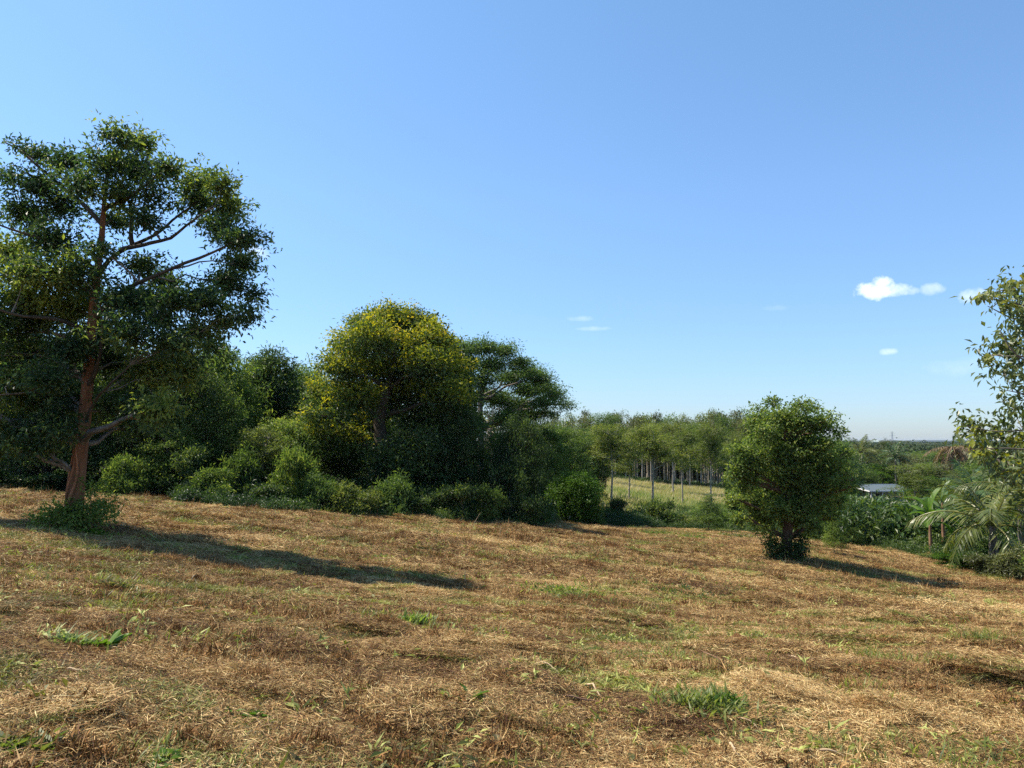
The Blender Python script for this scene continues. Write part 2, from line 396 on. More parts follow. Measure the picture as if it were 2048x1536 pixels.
# ground material: zones come from attributes baked per vertex (field / green / meadow)
GM, t = mat('ground_soil_and_cuttings')
pv = posvec(t)
mp = N(t, 'ShaderNodeMapping'); mp.inputs['Scale'].default_value = (.8, 1.3, 1); mp.inputs['Rotation'].default_value = (0, 0, .22); t.links.new(pv, mp.inputs[0])
n_big = noise(t, .45, 5, mp.outputs[0], .6)
n_mid = noise(t, 3.2, 6, mp.outputs[0], .7)
n_fine = noise(t, 38, 8, mp.outputs[0], .85)
n_fib = noise(t, 90, 6, pv, .8)
soil = ramp(t, [(.3, (.13, .052, .024)), (.55, (.29, .135, .062)), (.75, (.40, .21, .11))], n_fine)
cut = ramp(t, [(.36, (.06, .034, .013)), (.45, (.19, .115, .042)), (.53, (.34, .22, .08)), (.62, (.52, .38, .155)), (.74, (.64, .51, .24))], n_fine)
grn = ramp(t, [(.3, (.045, .05, .016)), (.5, (.12, .13, .04)), (.7, (.24, .23, .08))], n_fine)
cover = math_n(t, 'ADD', math_n(t, 'MULTIPLY', n_big, .6), math_n(t, 'MULTIPLY', n_mid, .6))
cf = ramp(t, [(.50, (0, 0, 0)), (.66, (1, 1, 1))], cover)
c = mixc(t, cf, soil, cut)
n_g = noise(t, .9, 6, pv, .75)
gf = ramp(t, [(.50, (0, 0, 0)), (.62, (1, 1, 1))], n_g)
c = mixc(t, math_n(t, 'MULTIPLY', gf, .3), c, grn)
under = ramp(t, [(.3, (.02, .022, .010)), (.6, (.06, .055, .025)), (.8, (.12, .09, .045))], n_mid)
mead = ramp(t, [(.3, (.09, .115, .03)), (.5, (.17, .19, .05)), (.7, (.28, .24, .11))], noise(t, .12, 6, pv, .7))
mead = mixc(t, .35, mead, ramp(t, [(.3, (.05, .07, .02)), (.7, (.30, .28, .12))], noise(t, 1.6, 6, pv, .8)))
farc = ramp(t, [(.35, (.04, .065, .03)), (.55, (.075, .10, .045)), (.7, (.16, .15, .08))], noise(t, .004, 6, pv, .7))
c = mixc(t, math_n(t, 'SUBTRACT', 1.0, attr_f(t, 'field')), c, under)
c = mixc(t, attr_f(t, 'meadow'), c, mead)
c = mixc(t, attr_f(t, 'far'), c, farc)
p = N(t, 'ShaderNodeBsdfPrincipled'); p.inputs['Roughness'].default_value = .95; p.inputs['Specular IOR Level'].default_value = .1
t.links.new(c, p.inputs['Base Color'])
b = N(t, 'ShaderNodeBump'); b.inputs['Strength'].default_value = .9; b.inputs['Distance'].default_value = .05
hh = math_n(t, 'ADD', n_fine, math_n(t, 'MULTIPLY', n_fib, .4))
hh = math_n(t, 'ADD', hh, math_n(t, 'MULTIPLY', n_mid, 1.2))
t.links.new(hh, b.inputs['Height']); t.links.new(b.outputs[0], p.inputs['Normal'])
o = N(t, 'ShaderNodeOutputMaterial'); t.links.new(p.outputs[0], o.inputs[0])

# ------------------------------------------------------------------ ground sheet
def meadow_mask(x, y):
    u = x / np.maximum(y, 1); 
    m1 = sstep(44, 50, y) * (1 - sstep(150, 165, y)) * sstep(.02, .06, u) * (1 - sstep(.37, .42, u))
    m2 = sstep(62, 68, y) * (1 - sstep(100, 108, y)) * sstep(.46, .48, u) * (1 - sstep(.58, .62, u))
    return np.clip(m1 + m2, 0, 1)
th = np.concatenate([np.arange(-180, -47, 4.0), np.linspace(-46, 46, 640), np.arange(48, 180, 4.0)]) * math.pi / 180
rr = [0.25]
while rr[-1] < 9500:
    r = rr[-1]
    rr.append(r * (1.28 if r < 2.2 else 1.0088 if r < 34 else 1.02 if r < 160 else 1.06))
rr = np.array(rr)
TT, RR_ = np.meshgrid(th, rr)
X = RR_ * np.sin(TT); Y = RR_ * np.cos(TT)
Z = H(X.ravel(), Y.ravel()).reshape(X.shape)
mk = micro(X, Y); lim = RR_ < 140
Z = Z + np.where(lim, mk, 0)
nr, nt_ = X.shape
V = np.stack([X, Y, Z], -1).reshape(-1, 3)
V = np.concatenate([V, [[0, 0, g1(0.01, 0.01)]]])
i, j = np.meshgrid(np.arange(nr - 1), np.arange(nt_), indexing='ij'); j2 = (j + 1) % nt_
Fq = np.stack([i * nt_ + j, i * nt_ + j2, (i + 1) * nt_ + j2, (i + 1) * nt_ + j], -1).reshape(-1, 4)
jj = np.arange(nt_)
fx = V[:-1, 0]; fy = V[:-1, 1]
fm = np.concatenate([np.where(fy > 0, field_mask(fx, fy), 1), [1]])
mm = np.concatenate([np.where(fy > 0, meadow_mask(fx, fy), 0), [0]])
fr = np.concatenate([sstep(150, 260, np.hypot(fx, fy)), [0]])
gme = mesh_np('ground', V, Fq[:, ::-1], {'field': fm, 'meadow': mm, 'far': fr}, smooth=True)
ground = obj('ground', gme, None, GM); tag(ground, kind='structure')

# ------------------------------------------------------------------ leaf clouds
def unit(v): return v / (np.linalg.norm(v, axis=-1, keepdims=True) + 1e-9)
def leaf_quads(P, D, Nn, Ln, Wd, fold=.18):
    """P base, D direction, Nn normal, arrays"""
    S = unit(np.cross(D, Nn)); Nn = np.cross(S, D)
    mid = P + D * (Ln * .45)[:, None]
    lift = Nn * (Wd * fold)[:, None]
    tip = P + D * Ln[:, None] - Nn * (Ln * .12)[:, None]
    V = np.stack([P, mid + S * Wd[:, None] * .5 + lift, tip, mid - S * Wd[:, None] * .5 + lift], 1).reshape(-1, 3)
    Fq = np.arange(len(P) * 4).reshape(-1, 4)
    return V, Fq
def foliage(name, lobes, n, size, seed=1, ratio=.42, cluster=9, shell=.42, up=.35, droop=.15, spread=1.0, flat=0.0, tint=(.5, .2), bump=.22, topbias=0, tint_fn=None, puff=0.0):
    """lobes: (cx,cy,cz,rx,ry,rz). Returns a mesh of individual leaves in sprigs filling the lobes."""
    g = np.random.default_rng(seed)
    Lb = np.array([l[:6] for l in lobes], float)
    w = (Lb[:, 3] * Lb[:, 4] * Lb[:, 5]) ** (2 / 3); w /= w.sum()
    ns = max(1, n // cluster)
    k = g.choice(len(Lb), ns, p=w)
    d = unit(g.normal(0, 1, (ns, 3)))
    if topbias: d[:, 2] = np.where(d[:, 2] < -.1, np.abs(d[:, 2]) * (g.random(ns) < topbias) + d[:, 2] * 0 + .05, d[:, 2]); d = unit(d)
    r = g.random(ns) ** shell
    ph = g.uniform(0, 6.28, (len(Lb), 3))[k]
    bm = 1 + bump * (np.sin(d[:, 0] * 5 + ph[:, 0]) * np.sin(d[:, 1] * 5 + ph[:, 1]) + .6 * np.sin(d[:, 2] * 7 + ph[:, 2])) + g.normal(0, .05, ns)
    C = Lb[k, :3] + d * Lb[k, 3:6] * (r * bm)[:, None]
    ax = unit(d * .8 + np.array([0, 0, up]) + g.normal(0, .45, (ns, 3)) * np.array([1, 1, 1 - flat * .8]))
    tn = g.normal(0, .5, ns)
    C = np.repeat(C, cluster, 0); ax = np.repeat(ax, cluster, 0); dd = np.repeat(d, cluster, 0); tn = np.repeat(tn, cluster)
    m = len(C)
    s = np.tile(np.arange(cluster) / cluster, ns)
    P = C + ax * (s * size * 2.6 * spread)[:, None] + g.normal(0, size * .55 * spread, (m, 3)) * np.array([1, 1, 1 - flat * .7])
    D = unit(ax * .45 + g.normal(0, .7, (m, 3)) * np.array([1, 1, 1 - flat * .8]) + np.array([0, 0, -droop]))
    Nn = unit(np.array([0, 0, .9 + flat]) + dd * .7 + g.normal(0, .42, (m, 3)) * (1 - flat * .5))
    if puff:
        off = g.normal(0, 1, (m, 3)) * np.array([1, 1, .62 * (1 - flat * .6)]); od = unit(off)
        pr = np.repeat(g.uniform(.6, 1.35, ns), cluster)[:, None] * puff
        P = C + off * pr * .62
        D = unit(od * .8 + g.normal(0, .6, (m, 3)) * np.array([1, 1, 1 - flat * .8]) + np.array([0, 0, -droop]))
        Nn = unit(np.array([0, 0, .75 + flat]) + od * .8 + g.normal(0, .35, (m, 3)))
    Ln = size * g.uniform(.65, 1.3, m); Wd = Ln * ratio * g.uniform(.8, 1.2, m)
    V, Fq = leaf_quads(P, D, Nn, Ln, Wd)
    tt = tint[0] + tint[1] * (g.normal(0, .7, m) + tn)
    if tint_fn is not None: tt = tt + tint_fn(C, dd)
    return mesh_np(name, V, Fq, {'tint': np.repeat(tt, 4)})
def bez(a, b, n=7, sag=0.0, g=R, wander=.06, start=None):
    a = np.asarray(a, float); b = np.asarray(b, float); L = np.linalg.norm(b - a)
    t = np.linspace(0, 1, n)[:, None]
    c = (a + b) / 2 + np.array([0, 0, sag * L]) if start is None else a + np.asarray(start) * L * .5
    P = (1 - t) ** 2 * a + 2 * t * (1 - t) * c + t * t * b
    w = g.normal(0, wander * L / n ** .5, (n, 3)); w[0] = 0; w[-1] = 0
    return P + w
def branch_out(mb, stem, srad, lobes, g, r0=.35, twigs=3, sides=5, zlim=(.2, .9)):
    stem = np.asarray(stem, float)
    for l in lobes:
        c = np.array(l[:3])
        dist = np.linalg.norm(stem - c, axis=1) + np.maximum(0, stem[:, 2] - c[2] + .3 * np.linalg.norm(stem[:, :2] - c[:2], axis=1)) * 1.5
        k = int(np.argmin(dist)); a = stem[k]
        L = np.linalg.norm(c - a)
        if L < .05: continue
        ra = min(srad[k] * .6, .02 + L * .028) 
        P = bez(a, c, 6, .08, g)
        mb.tube(P, np.linspace(ra, ra * .35, 6), sides, cap=False)
        for q in range(twigs):
            e = c + unit(g.normal(0, 1, 3) + np.array([0, 0, .3])) * np.array(l[3:6]) * .85
            s = P[3 + q % 3]
            mb.tube(bez(s, e, 4, .05, g), np.linspace(ra * .35, ra * .1, 4), 4, cap=False)

# ------------------------------------------------------------------ kinds of tree used many times
CH = {}     # root name -> children (built once, so that copies are cheap)
LIB = {}
def lib(kind, root, h, w, kids):
    CH[root.name] = kids
    LIB[kind] = [root, h, w, False]
def dome_lobes(n, h0, h1_, w, g, top=.8, size=.36):
    out = []
    for q in range(n):
        z = h0 + (h1_ - h0) * (q + .5) / n
        f = (z - h0) / (h1_ - h0)
        prof = math.sqrt(max(0.05, 1 - ((f - .42) / .62) ** 2))
        a = q * 2.399 + g.uniform(-.4, .4)
        R0 = w / 2 * prof
        s = w * size * g.uniform(.55, 1.1) * (.6 + .4 * prof)
        rad = max(0, R0 - s * .55) * g.uniform(.6, 1.1)
        out.append((math.cos(a) * rad, math.sin(a) * rad, z, s, s, s * .75))
    return out
def make_generic(kind, name, h, w, crown0, nl, nleaf, size, lm, bm, seed, trunk_r=.14, **kw):
    g = np.random.default_rng(seed)
    root = empty(name, (0, 0, -500))
    lobes = dome_lobes(nl, crown0 * h, h * .93, w, g, size=kw.pop('lsize', .23))
    if kw.pop('core', True): lobes.append((0, 0, (crown0 + 1) / 2 * h, w * .24, w * .24, (1 - crown0) * h * .36))
    zs = np.linspace(0, h * .8, 9)
    lean = g.normal(0, .02, 2) * h
    stem = np.stack([lean[0] * (zs / h) ** 2 * 4 + g.normal(0, .03, 9) * zs / h, lean[1] * (zs / h) ** 2 * 4, zs], 1)
    srad = trunk_r * (1 - .8 * zs / h); srad[0] *= 1.3
    mb = MB(); mb.tube(stem, srad, 8, .03)
    branch_out(mb, stem, srad, lobes, g, twigs=2, sides=5)
    tr = obj('trunk', mb.mesh('trunk_' + kind), root, bm)
    cr = obj('crown', foliage('crown_' + kind, lobes, nleaf, size, seed, **kw), root, lm)
    lib(kind, root, h, w, [tr, cr])
for k, (sd_, h, w) in enumerate(((11, 9, 7), (12, 10, 6.5), (13, 8, 7.5))):
    make_generic('broad%d' % k, 'broadleaf_tree', h, w, .12, 44, 26000, .21, L_DARK, B_DARK, sd_, .2, cluster=26, bump=.35, topbias=.35, shell=.35, puff=.42, tint=(.5, .26))
for k, (sd_, h, w) in enumerate(((21, 9, 6), (22, 10, 6))):
    make_generic('airy%d' % k, 'broadleaf_tree', h, w, .2, 40, 15000, .23, L_MID, B_GREY, sd_, .16, cluster=24, lsize=.2, core=False, bump=.45, topbias=.3, shell=.45, puff=.42, tint=(.5, .26))
# plume-leaved tree: long leaflets held in feathery sprays
for k, (sd_, h, w) in enumerate(((31, 8, 5), (32, 7, 5))):
    make_generic('plume%d' % k, 'feathery_tree', h, w, .15, 34, 20000, .30, L_MID, B_GREY, sd_, .15, cluster=22, ratio=.26, up=.9, droop=.35, bump=.35, topbias=.3, shell=.4, puff=.5, tint=(.5, .26))
# plantation trees: thin pale trunk, small high crown, bare twigs
for k in range(4):
    g = np.random.default_rng(40 + k); h = 12.0; w = 4.6
    root = empty('plantation_tree', (0, 0, -500))
    zs = np.linspace(0, h * .9, 10); stem = np.stack([g.normal(0, .05, 10).cumsum() * .5, g.normal(0, .05, 10).cumsum() * .5, zs], 1)
    srad = .15 * (1 - .75 * zs / h)
    lobes = [(math.cos(a) * w * .3 * g.uniform(.3, 1), math.sin(a) * w * .3 * g.uniform(.3, 1), z, w * .2 * g.uniform(.7, 1.3), w * .2, .55) for a, z in zip(g.uniform(0, 6.28, 13), np.linspace(h * .5, h * .97, 13))]
    mb = MB(); mb.tube(stem, srad, 7)
    branch_out(mb, stem, srad, lobes, g, twigs=3, sides=4)
    tr = obj('trunk', mb.mesh('trunk_plant%d' % k), root, B_PALE)
    cr = obj('crown', foliage('crown_plant%d' % k, lobes, 2200, .34, 40 + k, cluster=7, spread=1.0, bump=.3, topbias=.3, shell=.3), root, L_OLIVE)
    lib('plant%d' % k, root, h, w, [tr, cr])
# slim umbrella trees: tall bare stem, layered flat sprays
for k in range(3):
    g = np.random.default_rng(60 + k); h = 9.0; w = 6.5
    root = empty('umbrella_tree', (0, 0, -500))
    zs = np.linspace(0, h * .88, 10); stem = np.stack([g.normal(0, .05, 10).cumsum() * .6, g.normal(0, .05, 10).cumsum() * .6, zs], 1)
    srad = .13 * (1 - .7 * zs / h)
    lobes = []
    for q in range(26):
        f = g.random() ** .8; z = h * (.52 + .44 * f); rad = w / 2 * math.sqrt(max(.05, 1 - f * .8)) * g.uniform(.15, .95); a = q * 2.4 + g.uniform(-.3, .3)
        lobes.append((math.cos(a) * rad, math.sin(a) * rad, z, w * .14, w * .14, .22))
    mb = MB(); mb.tube(stem, srad, 8)
    branch_out(mb, stem, srad, lobes, g, twigs=2, sides=4)
    tr = obj('trunk', mb.mesh('trunk_umb%d' % k), root, B_PALE)
    cr = obj('crown', foliage('crown_umb%d' % k, lobes, 9000, .21, 60 + k, cluster=10, flat=.8, ratio=.36, spread=1.1, up=.1), root, L_LIGHT)
    lib('umb%d' % k, root, h, w, [tr, cr])
# shrubs
for k in range(4):
    g = np.random.default_rng(80 + k); h = 2.0; w = 2.6
    root = empty('shrub', (0, 0, -500))
    lobes = [(g.uniform(-.9, .9), g.uniform(-.8, .8), g.uniform(.25, 1.5), g.uniform(.2, .45), g.uniform(.2, .45), g.uniform(.18, .36)) for _ in range(18)]
    mb = MB()
    for q in range(7):
        l = lobes[q]; mb.tube(bez((g.uniform(-.2, .2), g.uniform(-.2, .2), -.1), l[:3], 6, .1, g), np.linspace(.03, .01, 6), 5, cap=False)
    st = obj('stem', mb.mesh('stem_shrub%d' % k), root, B_GREY)
    fo = obj('foliage', foliage('leaves_shrub%d' % k, lobes, 5500, .14 if k < 2 else .21, 80 + k, cluster=18, ratio=.48 if k < 2 else .26, up=.6, bump=.4, topbias=.4, shell=.5, puff=.22 + .06 * (k > 1), tint=(.5, .28)), root, L_MID)
    lib('shrub%d' % k, root, h, w, [st, fo])
# tiered sapling with level sprays
for k in range(2):
    g = np.random.default_rng(95 + k); h = 3.6; w = 2.8
    root = empty('sapling', (0, 0, -500)); zs = np.linspace(0, h * .95, 8)
    stem = np.stack([g.normal(0, .03, 8).cumsum(), g.normal(0, .03, 8).cumsum(), zs], 1); srad = .035 * (1 - .7 * zs / h)
    lobes = []
    for q in range(20):
        f = (q + .5) / 20; z = h * (.28 + .7 * f); rad = w / 2 * (1 - f) ** .7 * g.uniform(.4, .9); a = q * 2.4
        lobes.append((math.cos(a) * rad, math.sin(a) * rad, z, .42 * (1.25 - f), .42 * (1.25 - f), .12))
    mb = MB(); mb.tube(stem, srad, 6); branch_out(mb, stem, srad, lobes, g, twigs=1, sides=4)
    tr = obj('trunk', mb.mesh('trunk_sap%d' % k), root, B_GREY)
    cr = obj('crown', foliage('crown_sap%d' % k, lobes, 6500, .14, 95 + k, cluster=10, flat=.85, ratio=.3, up=.05), root, L_MID)
    lib('sap%d' % k, root, h, w, [tr, cr])

def place(kind, px, d, top, wpx, name, label, cat='tree', group=None, mats=None, rz=None, sink=.1, base_py=960):
    v = pixdir(px, base_py); x = v[0] / v[1] * d; y = d
    z0 = h1(x, y) - sink
    zt = at(px, top, d)[2]
    h = max(.5, zt - z0); w = wpx / F * d
    root, h0, w0, used = LIB[kind]
    if used: o = copy_tree(root, None, mats)
    else:
        o = root; LIB[kind][3] = True
        if mats:
            for ch in CH[root.name]:
                m_ = mats.get(ch.name.split('.')[0])
                if m_: ch.material_slots[0].link = 'OBJECT'; ch.material_slots[0].material = m_
    o.name = name
    if not used: CH[o.name] = CH[root.name] if root.name in CH else CHK[kind]
    o.location = (x, y, z0); o.rotation_euler = (0, 0, R.uniform(0, 6.28) if rz is None else rz)
    o.scale = (w / w0, w / w0, h / h0)
    for k_ in ('group',):
        if k_ in o: del o[k_]
    tag(o, label, cat, group)
    return o
CHK = {k: CH[v[0].name] for k, v in LIB.items()}
def _children(root):
    return CH.get(root.name, [])

# ------------------------------------------------------------------ the big tree at the left edge of the field
D0 = 16.0
tr_px = [(146, 1062, .30), (150, 1010, .245), (156, 950, .215), (163, 890, .20), (170, 830, .19), (176, 770, .17), (181, 710, .155), (185, 650, .14), (190, 590, .12), (197, 530, .10), (204, 470, .085), (208, 420, .07), (211, 370, .05), (222, 310, .03)]
stem = np.array([at(a, b_, D0) for a, b_, _ in tr_px]); srad = np.array([c_ for *_, c_ in tr_px]) * .68
base = np.array([stem[0][0], stem[0][1], h1(stem[0][0], stem[0][1]) - .05])
stem[0] = base
hero = empty('broadleaf_tree', base)
tag(hero, 'tallest glossy dark tree at the left edge with a leaning reddish trunk', 'tree')
mb = MB(); mb.tube(stem - base, srad, 18, .02, lobes=4)
obj('trunk', mb.mesh('hero_trunk'), hero, B_HERO)
g = np.random.default_rng(3)
for q, (a0, amp) in enumerate(((-2.6, .02), (-2.1, .05), (-1.5, .05), (-2.9, .04), (2.6, .05))):
    zz = np.linspace(0, 3.6, 14); P = []
    for i_, s_ in enumerate(zz):
        k0 = int(s_); f_ = s_ - k0; k1 = min(k0 + 1, 13)
        c_ = stem[k0] * (1 - f_) + stem[k1] * f_; r_ = srad[k0] * (1 - f_) + srad[k1] * f_
        an = a0 + .35 * math.sin(i_ * .8 + q)
        P.append(c_ - base + np.array([math.cos(an), math.sin(an), 0]) * r_ * 1.06)
    mb = MB(); mb.tube(P, np.linspace(.04, .012, 14) * g.uniform(.7, 1.1), 6, .05); obj('aerial_root', mb.mesh('hero_root%d' % q), hero, B_ROOT)
limbs = [[(176, 775, 0), (196, 735, -.3), (203, 680, -.5), (200, 600, -.6)], [(172, 850, 0), (190, 800, -.4), (215, 775, -.8), (260, 730, -1)],
         [(195, 555, 0), (232, 505, .1), (300, 475, .3), (350, 440, .5), (400, 395, .6)], [(240, 500, .1), (280, 492, 0), (330, 482, -.2), (380, 450, -.4), (430, 410, -.5)],
         [(188, 640, 0), (250, 575, -.2), (320, 545, -.5), (390, 522, -.7), (450, 495, -.7), (490, 470, -.6)],
         [(206, 450, 0), (165, 405, .2), (110, 365, .4), (50, 310, .5), (10, 285, .5)], [(195, 545, 0), (140, 500, -.3), (60, 470, -.5), (-30, 440, -.6)],
         [(185, 660, 0), (120, 640, -.6), (40, 630, -1), (-60, 600, -1.2)], [(208, 420, 0), (250, 400, -.2), (290, 370, -.3), (320, 340, -.3)],
         [(178, 740, 0), (130, 760, -.7), (60, 780, -1.2), (0, 790, -1.4)], [(265, 490, .1), (262, 450, .1), (262, 400, .1), (300, 330, .2)]]
allst = [stem]; allr = [srad]
for q, L_ in enumerate(limbs):
    P0 = np.array([at(a, b_, D0 + c_) for a, b_, c_ in L_])
    tt = np.linspace(0, len(P0) - 1, 12); P = np.stack([np.interp(tt, np.arange(len(P0)), P0[:, k]) for k in range(3)], 1)
    P[1:-1] += g.normal(0, .025, (10, 3)); P[1:-1] = (P[:-2] + P[1:-1] * 2 + P[2:]) / 4
    ra = np.linspace(.055 if q not in (1, 9) else .035, .014, 12)
    mb = MB(); mb.tube(P - base, ra, 8, .03); obj('limb', mb.mesh('hero_limb%d' % q), hero, B_DARK)
    allst.append(P); allr.append(ra)
hl = [(235, 272, 42, 26), (282, 285, 32, 30), (215, 325, 52, 42), (270, 335, 50, 40), (335, 338, 38, 28), (395, 362, 38, 30), (445, 372, 34, 38), (455, 415, 42, 34), (395, 400, 48, 34), (440, 455, 44, 26),
      (505, 474, 30, 12), (470, 480, 42, 24), (485, 525, 42, 30), (455, 565, 50, 34), (508, 590, 20, 34), (410, 600, 56, 40), (450, 640, 38, 28), (490, 630, 22, 24), (350, 600, 46, 36), (330, 560, 40, 18),
      (32, 288, 28, 9), (80, 308, 34, 15), (135, 325, 40, 26), (75, 365, 52, 26), (12, 355, 24, 16), (165, 372, 44, 36), (120, 410, 52, 38), (45, 425, 50, 34), (240, 385, 44, 38), (300, 390, 36, 26), (235, 440, 40, 30), (290, 440, 36, 22),
      (100, 480, 70, 42), (20, 510, 56, 48), (150, 540, 56, 40), (285, 530, 42, 22), (55, 600, 76, 56), (150, 620, 70, 44), (250, 600, 60, 40), (260, 660, 68, 46), (345, 680, 56, 40), (60, 700, 76, 56), (0, 885, 50, 28), (70, 890, 44, 24), (120, 860, 30, 24), (-10, 640, 60, 60),
      (140, 700, 50, 40), (230, 725, 60, 46), (300, 740, 60, 46), (370, 745, 44, 40), (60, 790, 70, 42), (0, 800, 50, 50), (110, 835, 46, 34), (40, 865, 56, 30), (235, 810, 56, 42), (310, 820, 50, 44), (120, 770, 40, 34), (180, 585, 34, 26), (205, 500, 26, 18),
      (-90, 420, 60, 50), (-100, 560, 70, 60), (-120, 700, 80, 60), (-90, 820, 60, 40), (20, 760, 60, 40), (90, 760, 50, 36), (20, 700, 60, 40), (60, 640, 60, 40), (320, 640, 50, 40), (200, 670, 60, 40), (400, 665, 44, 30), (425, 690, 22, 18), (350, 705, 50, 34), (300, 600, 50, 34), (130, 560, 60, 40), (60, 540, 60, 40), (150, 800, 50, 30), (100, 800, 60, 34), (10, 840, 50, 30), (270, 850, 50, 26)]
lob = []
for (a, b_, ra, rb) in hl:
    dd_ = D0 + g.uniform(-1.3, 1.5) * (1 if b_ > 480 else .7); p_ = at(a, b_, dd_) - base; k_ = dd_ / F
    lob.append((*p_, ra * k_, max(ra * k_, .35) * g.uniform(.9, 1.4), rb * k_))
mb = MB(); S_ = np.concatenate(allst) - base; SR = np.concatenate(allr)
branch_out(mb, S_, SR, lob, g, twigs=4, sides=5)
tw = obj('twigs', mb.mesh('hero_twigs'), hero, B_GREY); tw['kind'] = 'stuff'
low = [l for l in lob]
obj('crown', foliage('hero_crown', low, 106000, .11, 5, ratio=.40, cluster=13, shell=.7, up=.3, bump=.5, tint=(.45, .26), puff=.17,
    tint_fn=lambda C, d: .30 * (np.sin(C[:, 0] * .9 + C[:, 2] * 1.3 + 2) > .78) + .25 * (np.sin(C[:, 0] * 1.7 - C[:, 2] * .9) > .9)), hero, L_HERO)
# epicormic sprouts round the foot
for (a, b_, ra, rb, nm, lb) in ((185, 1018, 34, 38, 'shrub', 'leafy shrub hugging the right foot of the leaning reddish trunk'), (118, 1035, 36, 20, 'shrub', 'low yellow-green shoots at the left foot of the leaning reddish trunk')):
    p_ = at(a, b_, D0 - .35); k_ = D0 / F; e_ = empty(nm, (p_[0], p_[1], h1(p_[0], p_[1])))
    tag(e_, lb, 'shrub'); o_ = p_ - np.array(e_.location)
    lo = [(o_[0] + g.normal(0, .5) * ra * k_, g.normal(0, .15), o_[2] + g.normal(0, .5) * rb * k_, .16, .16, .14) for _ in range(10)]
    mb = MB()
    for l in lo: mb.tube(bez((g.normal(0, .08), 0, -.05), l[:3], 6, .1, g), np.linspace(.014, .005, 6), 5, cap=False)
    obj('stem', mb.mesh('sprout_stem'), e_, B_STICKD)
    obj('foliage', foliage('sprout_leaf', lo, 1500, .09, int(a), cluster=7, bump=.4, tint=(.7, .2)), e_, L_MID)

# ------------------------------------------------------------------ golden-topped tree in the middle of the tree line
def big_tree(name, label, D, base_px, trunk, lobes_px, nleaf, size, lm, bm, seed, dj=2.0, gold=None, depth=1.1, **kw):
    g = np.random.default_rng(seed)
    P = np.array([at(a, b_, D) for a, b_, _ in trunk]); ra = np.array([c_ for *_, c_ in trunk])
    bx, by = P[0][0], P[0][1]; bz = h1(bx, by) - .05; base = np.array([bx, by, bz]); P[0] = base
    root = empty(name, base); tag(root, label, 'tree')
    mb = MB(); mb.tube(P - base, ra, 10, .03, lobes=3)
    lo = []
    for (a, b_, r1, r2, *z_) in lobes_px:
        dd_ = D + (z_[0] if z_ else g.uniform(-1, 1) * dj); p_ = at(a, b_, dd_) - base; k_ = dd_ / F
        lo.append((*p_, r1 * k_, r1 * k_ * depth, r2 * k_))
    branch_out(mb, P - base, ra, lo, g, twigs=4)
    obj('trunk', mb.mesh(name + '_trunk'), root, bm)
    obj('crown', foliage(name + '_crown', lo, nleaf, size, seed, **kw), root, lm)
    if gold: 
        gl = [lo[i_] for i_ in gold[0]]; gl = [(x_, y_, z_ + c_ * .12, a_ * 1.04, b_ * 1.04, c_ * 1.02) for x_, y_, z_, a_, b_, c_ in gl]
        obj('young_leaves', foliage(name + '_young', gl, gold[1], size * .95, seed + 1, topbias=.55, shell=.10, bump=.3, cluster=26, up=.5, tint=(.5, .3), puff=.34), root, gold[2])
    return root
yl = [(785, 640, 42, 26), (735, 650, 30, 20), (830, 650, 34, 24), (745, 680, 50, 34), (700, 700, 36, 30), (800, 690, 56, 36), (860, 690, 40, 34), (680, 740, 40, 36), (740, 740, 46, 36), (800, 750, 50, 36), (860, 735, 48, 36), (900, 755, 34, 34),
      (655, 790, 34, 34), (710, 800, 42, 34), (770, 800, 40, 34), (840, 790, 50, 34), (895, 800, 40, 36), (640, 830, 24, 16), (735, 850, 30, 26), (640, 865, 40, 18), (690, 880, 40, 22), (850, 840, 60, 44), (905, 860, 44, 50), (830, 900, 50, 50), (890, 930, 50, 60), (850, 980, 50, 50), (930, 890, 30, 60), (800, 960, 40, 60), (910, 990, 40, 40), (760, 930, 30, 60)]
big_tree('golden_tree', 'large domed tree with golden-yellow young leaves in the middle of the tree line', 34, None,
         [(772, 1015, .42), (768, 960, .34), (765, 900, .30), (760, 840, .24), (775, 780, .17), (790, 720, .10), (792, 670, .05)], yl, 64000, .17, L_DARK, B_DARK, 21, dj=2.2,
         gold=(list(range(0, 21)), 30000, L_GOLD), cluster=22, bump=.35, tint=(.5, .25), puff=.42)
big_tree('dark_tree', 'dark tree whose crown peeks out behind the right shoulder of the golden-topped tree', 38, None, [(900, 1020, .25), (895, 900, .2), (880, 780, .12), (870, 700, .05)],
         [(855, 660, 24, 22), (880, 690, 26, 26), (905, 720, 26, 26), (920, 760, 24, 30), (925, 800, 26, 30), (940, 850, 24, 30)], 9000, .24, L_DARK, B_DARK, 23, cluster=12, ratio=.5, puff=.35)
# feathery spreading tree
al = [(930, 695, 30, 14), (970, 695, 34, 16), (1010, 700, 30, 14), (935, 725, 34, 18), (985, 730, 40, 18), (1040, 725, 30, 14), (1060, 745, 30, 16), (1020, 755, 40, 18), (960, 760, 34, 16), (1080, 755, 30, 14), (1055, 780, 40, 16),
      (1095, 775, 26, 14), (1110, 790, 22, 13), (1130, 808, 16, 9), (1085, 805, 34, 14), (1040, 810, 36, 14), (1000, 800, 34, 16), (970, 790, 30, 14), (1010, 830, 34, 14), (1065, 830, 34, 12), (1100, 825, 20, 8), (915, 760, 20, 14), (1030, 845, 36, 14)]
big_tree('feathery_tree', 'tall feathery-leaved tree spreading to the right behind the golden-topped tree', 44, None,
         [(965, 1010, .22), (963, 930, .19), (962, 860, .17), (961, 800, .13), (968, 750, .09), (985, 710, .05)], al, 52000, .15, L_BLUE, B_GREY, 25, dj=2.5, depth=1.1, cluster=26, flat=.45, ratio=.36, up=.15, bump=.5, puff=.36, shell=.6, tint=(.5, .3))
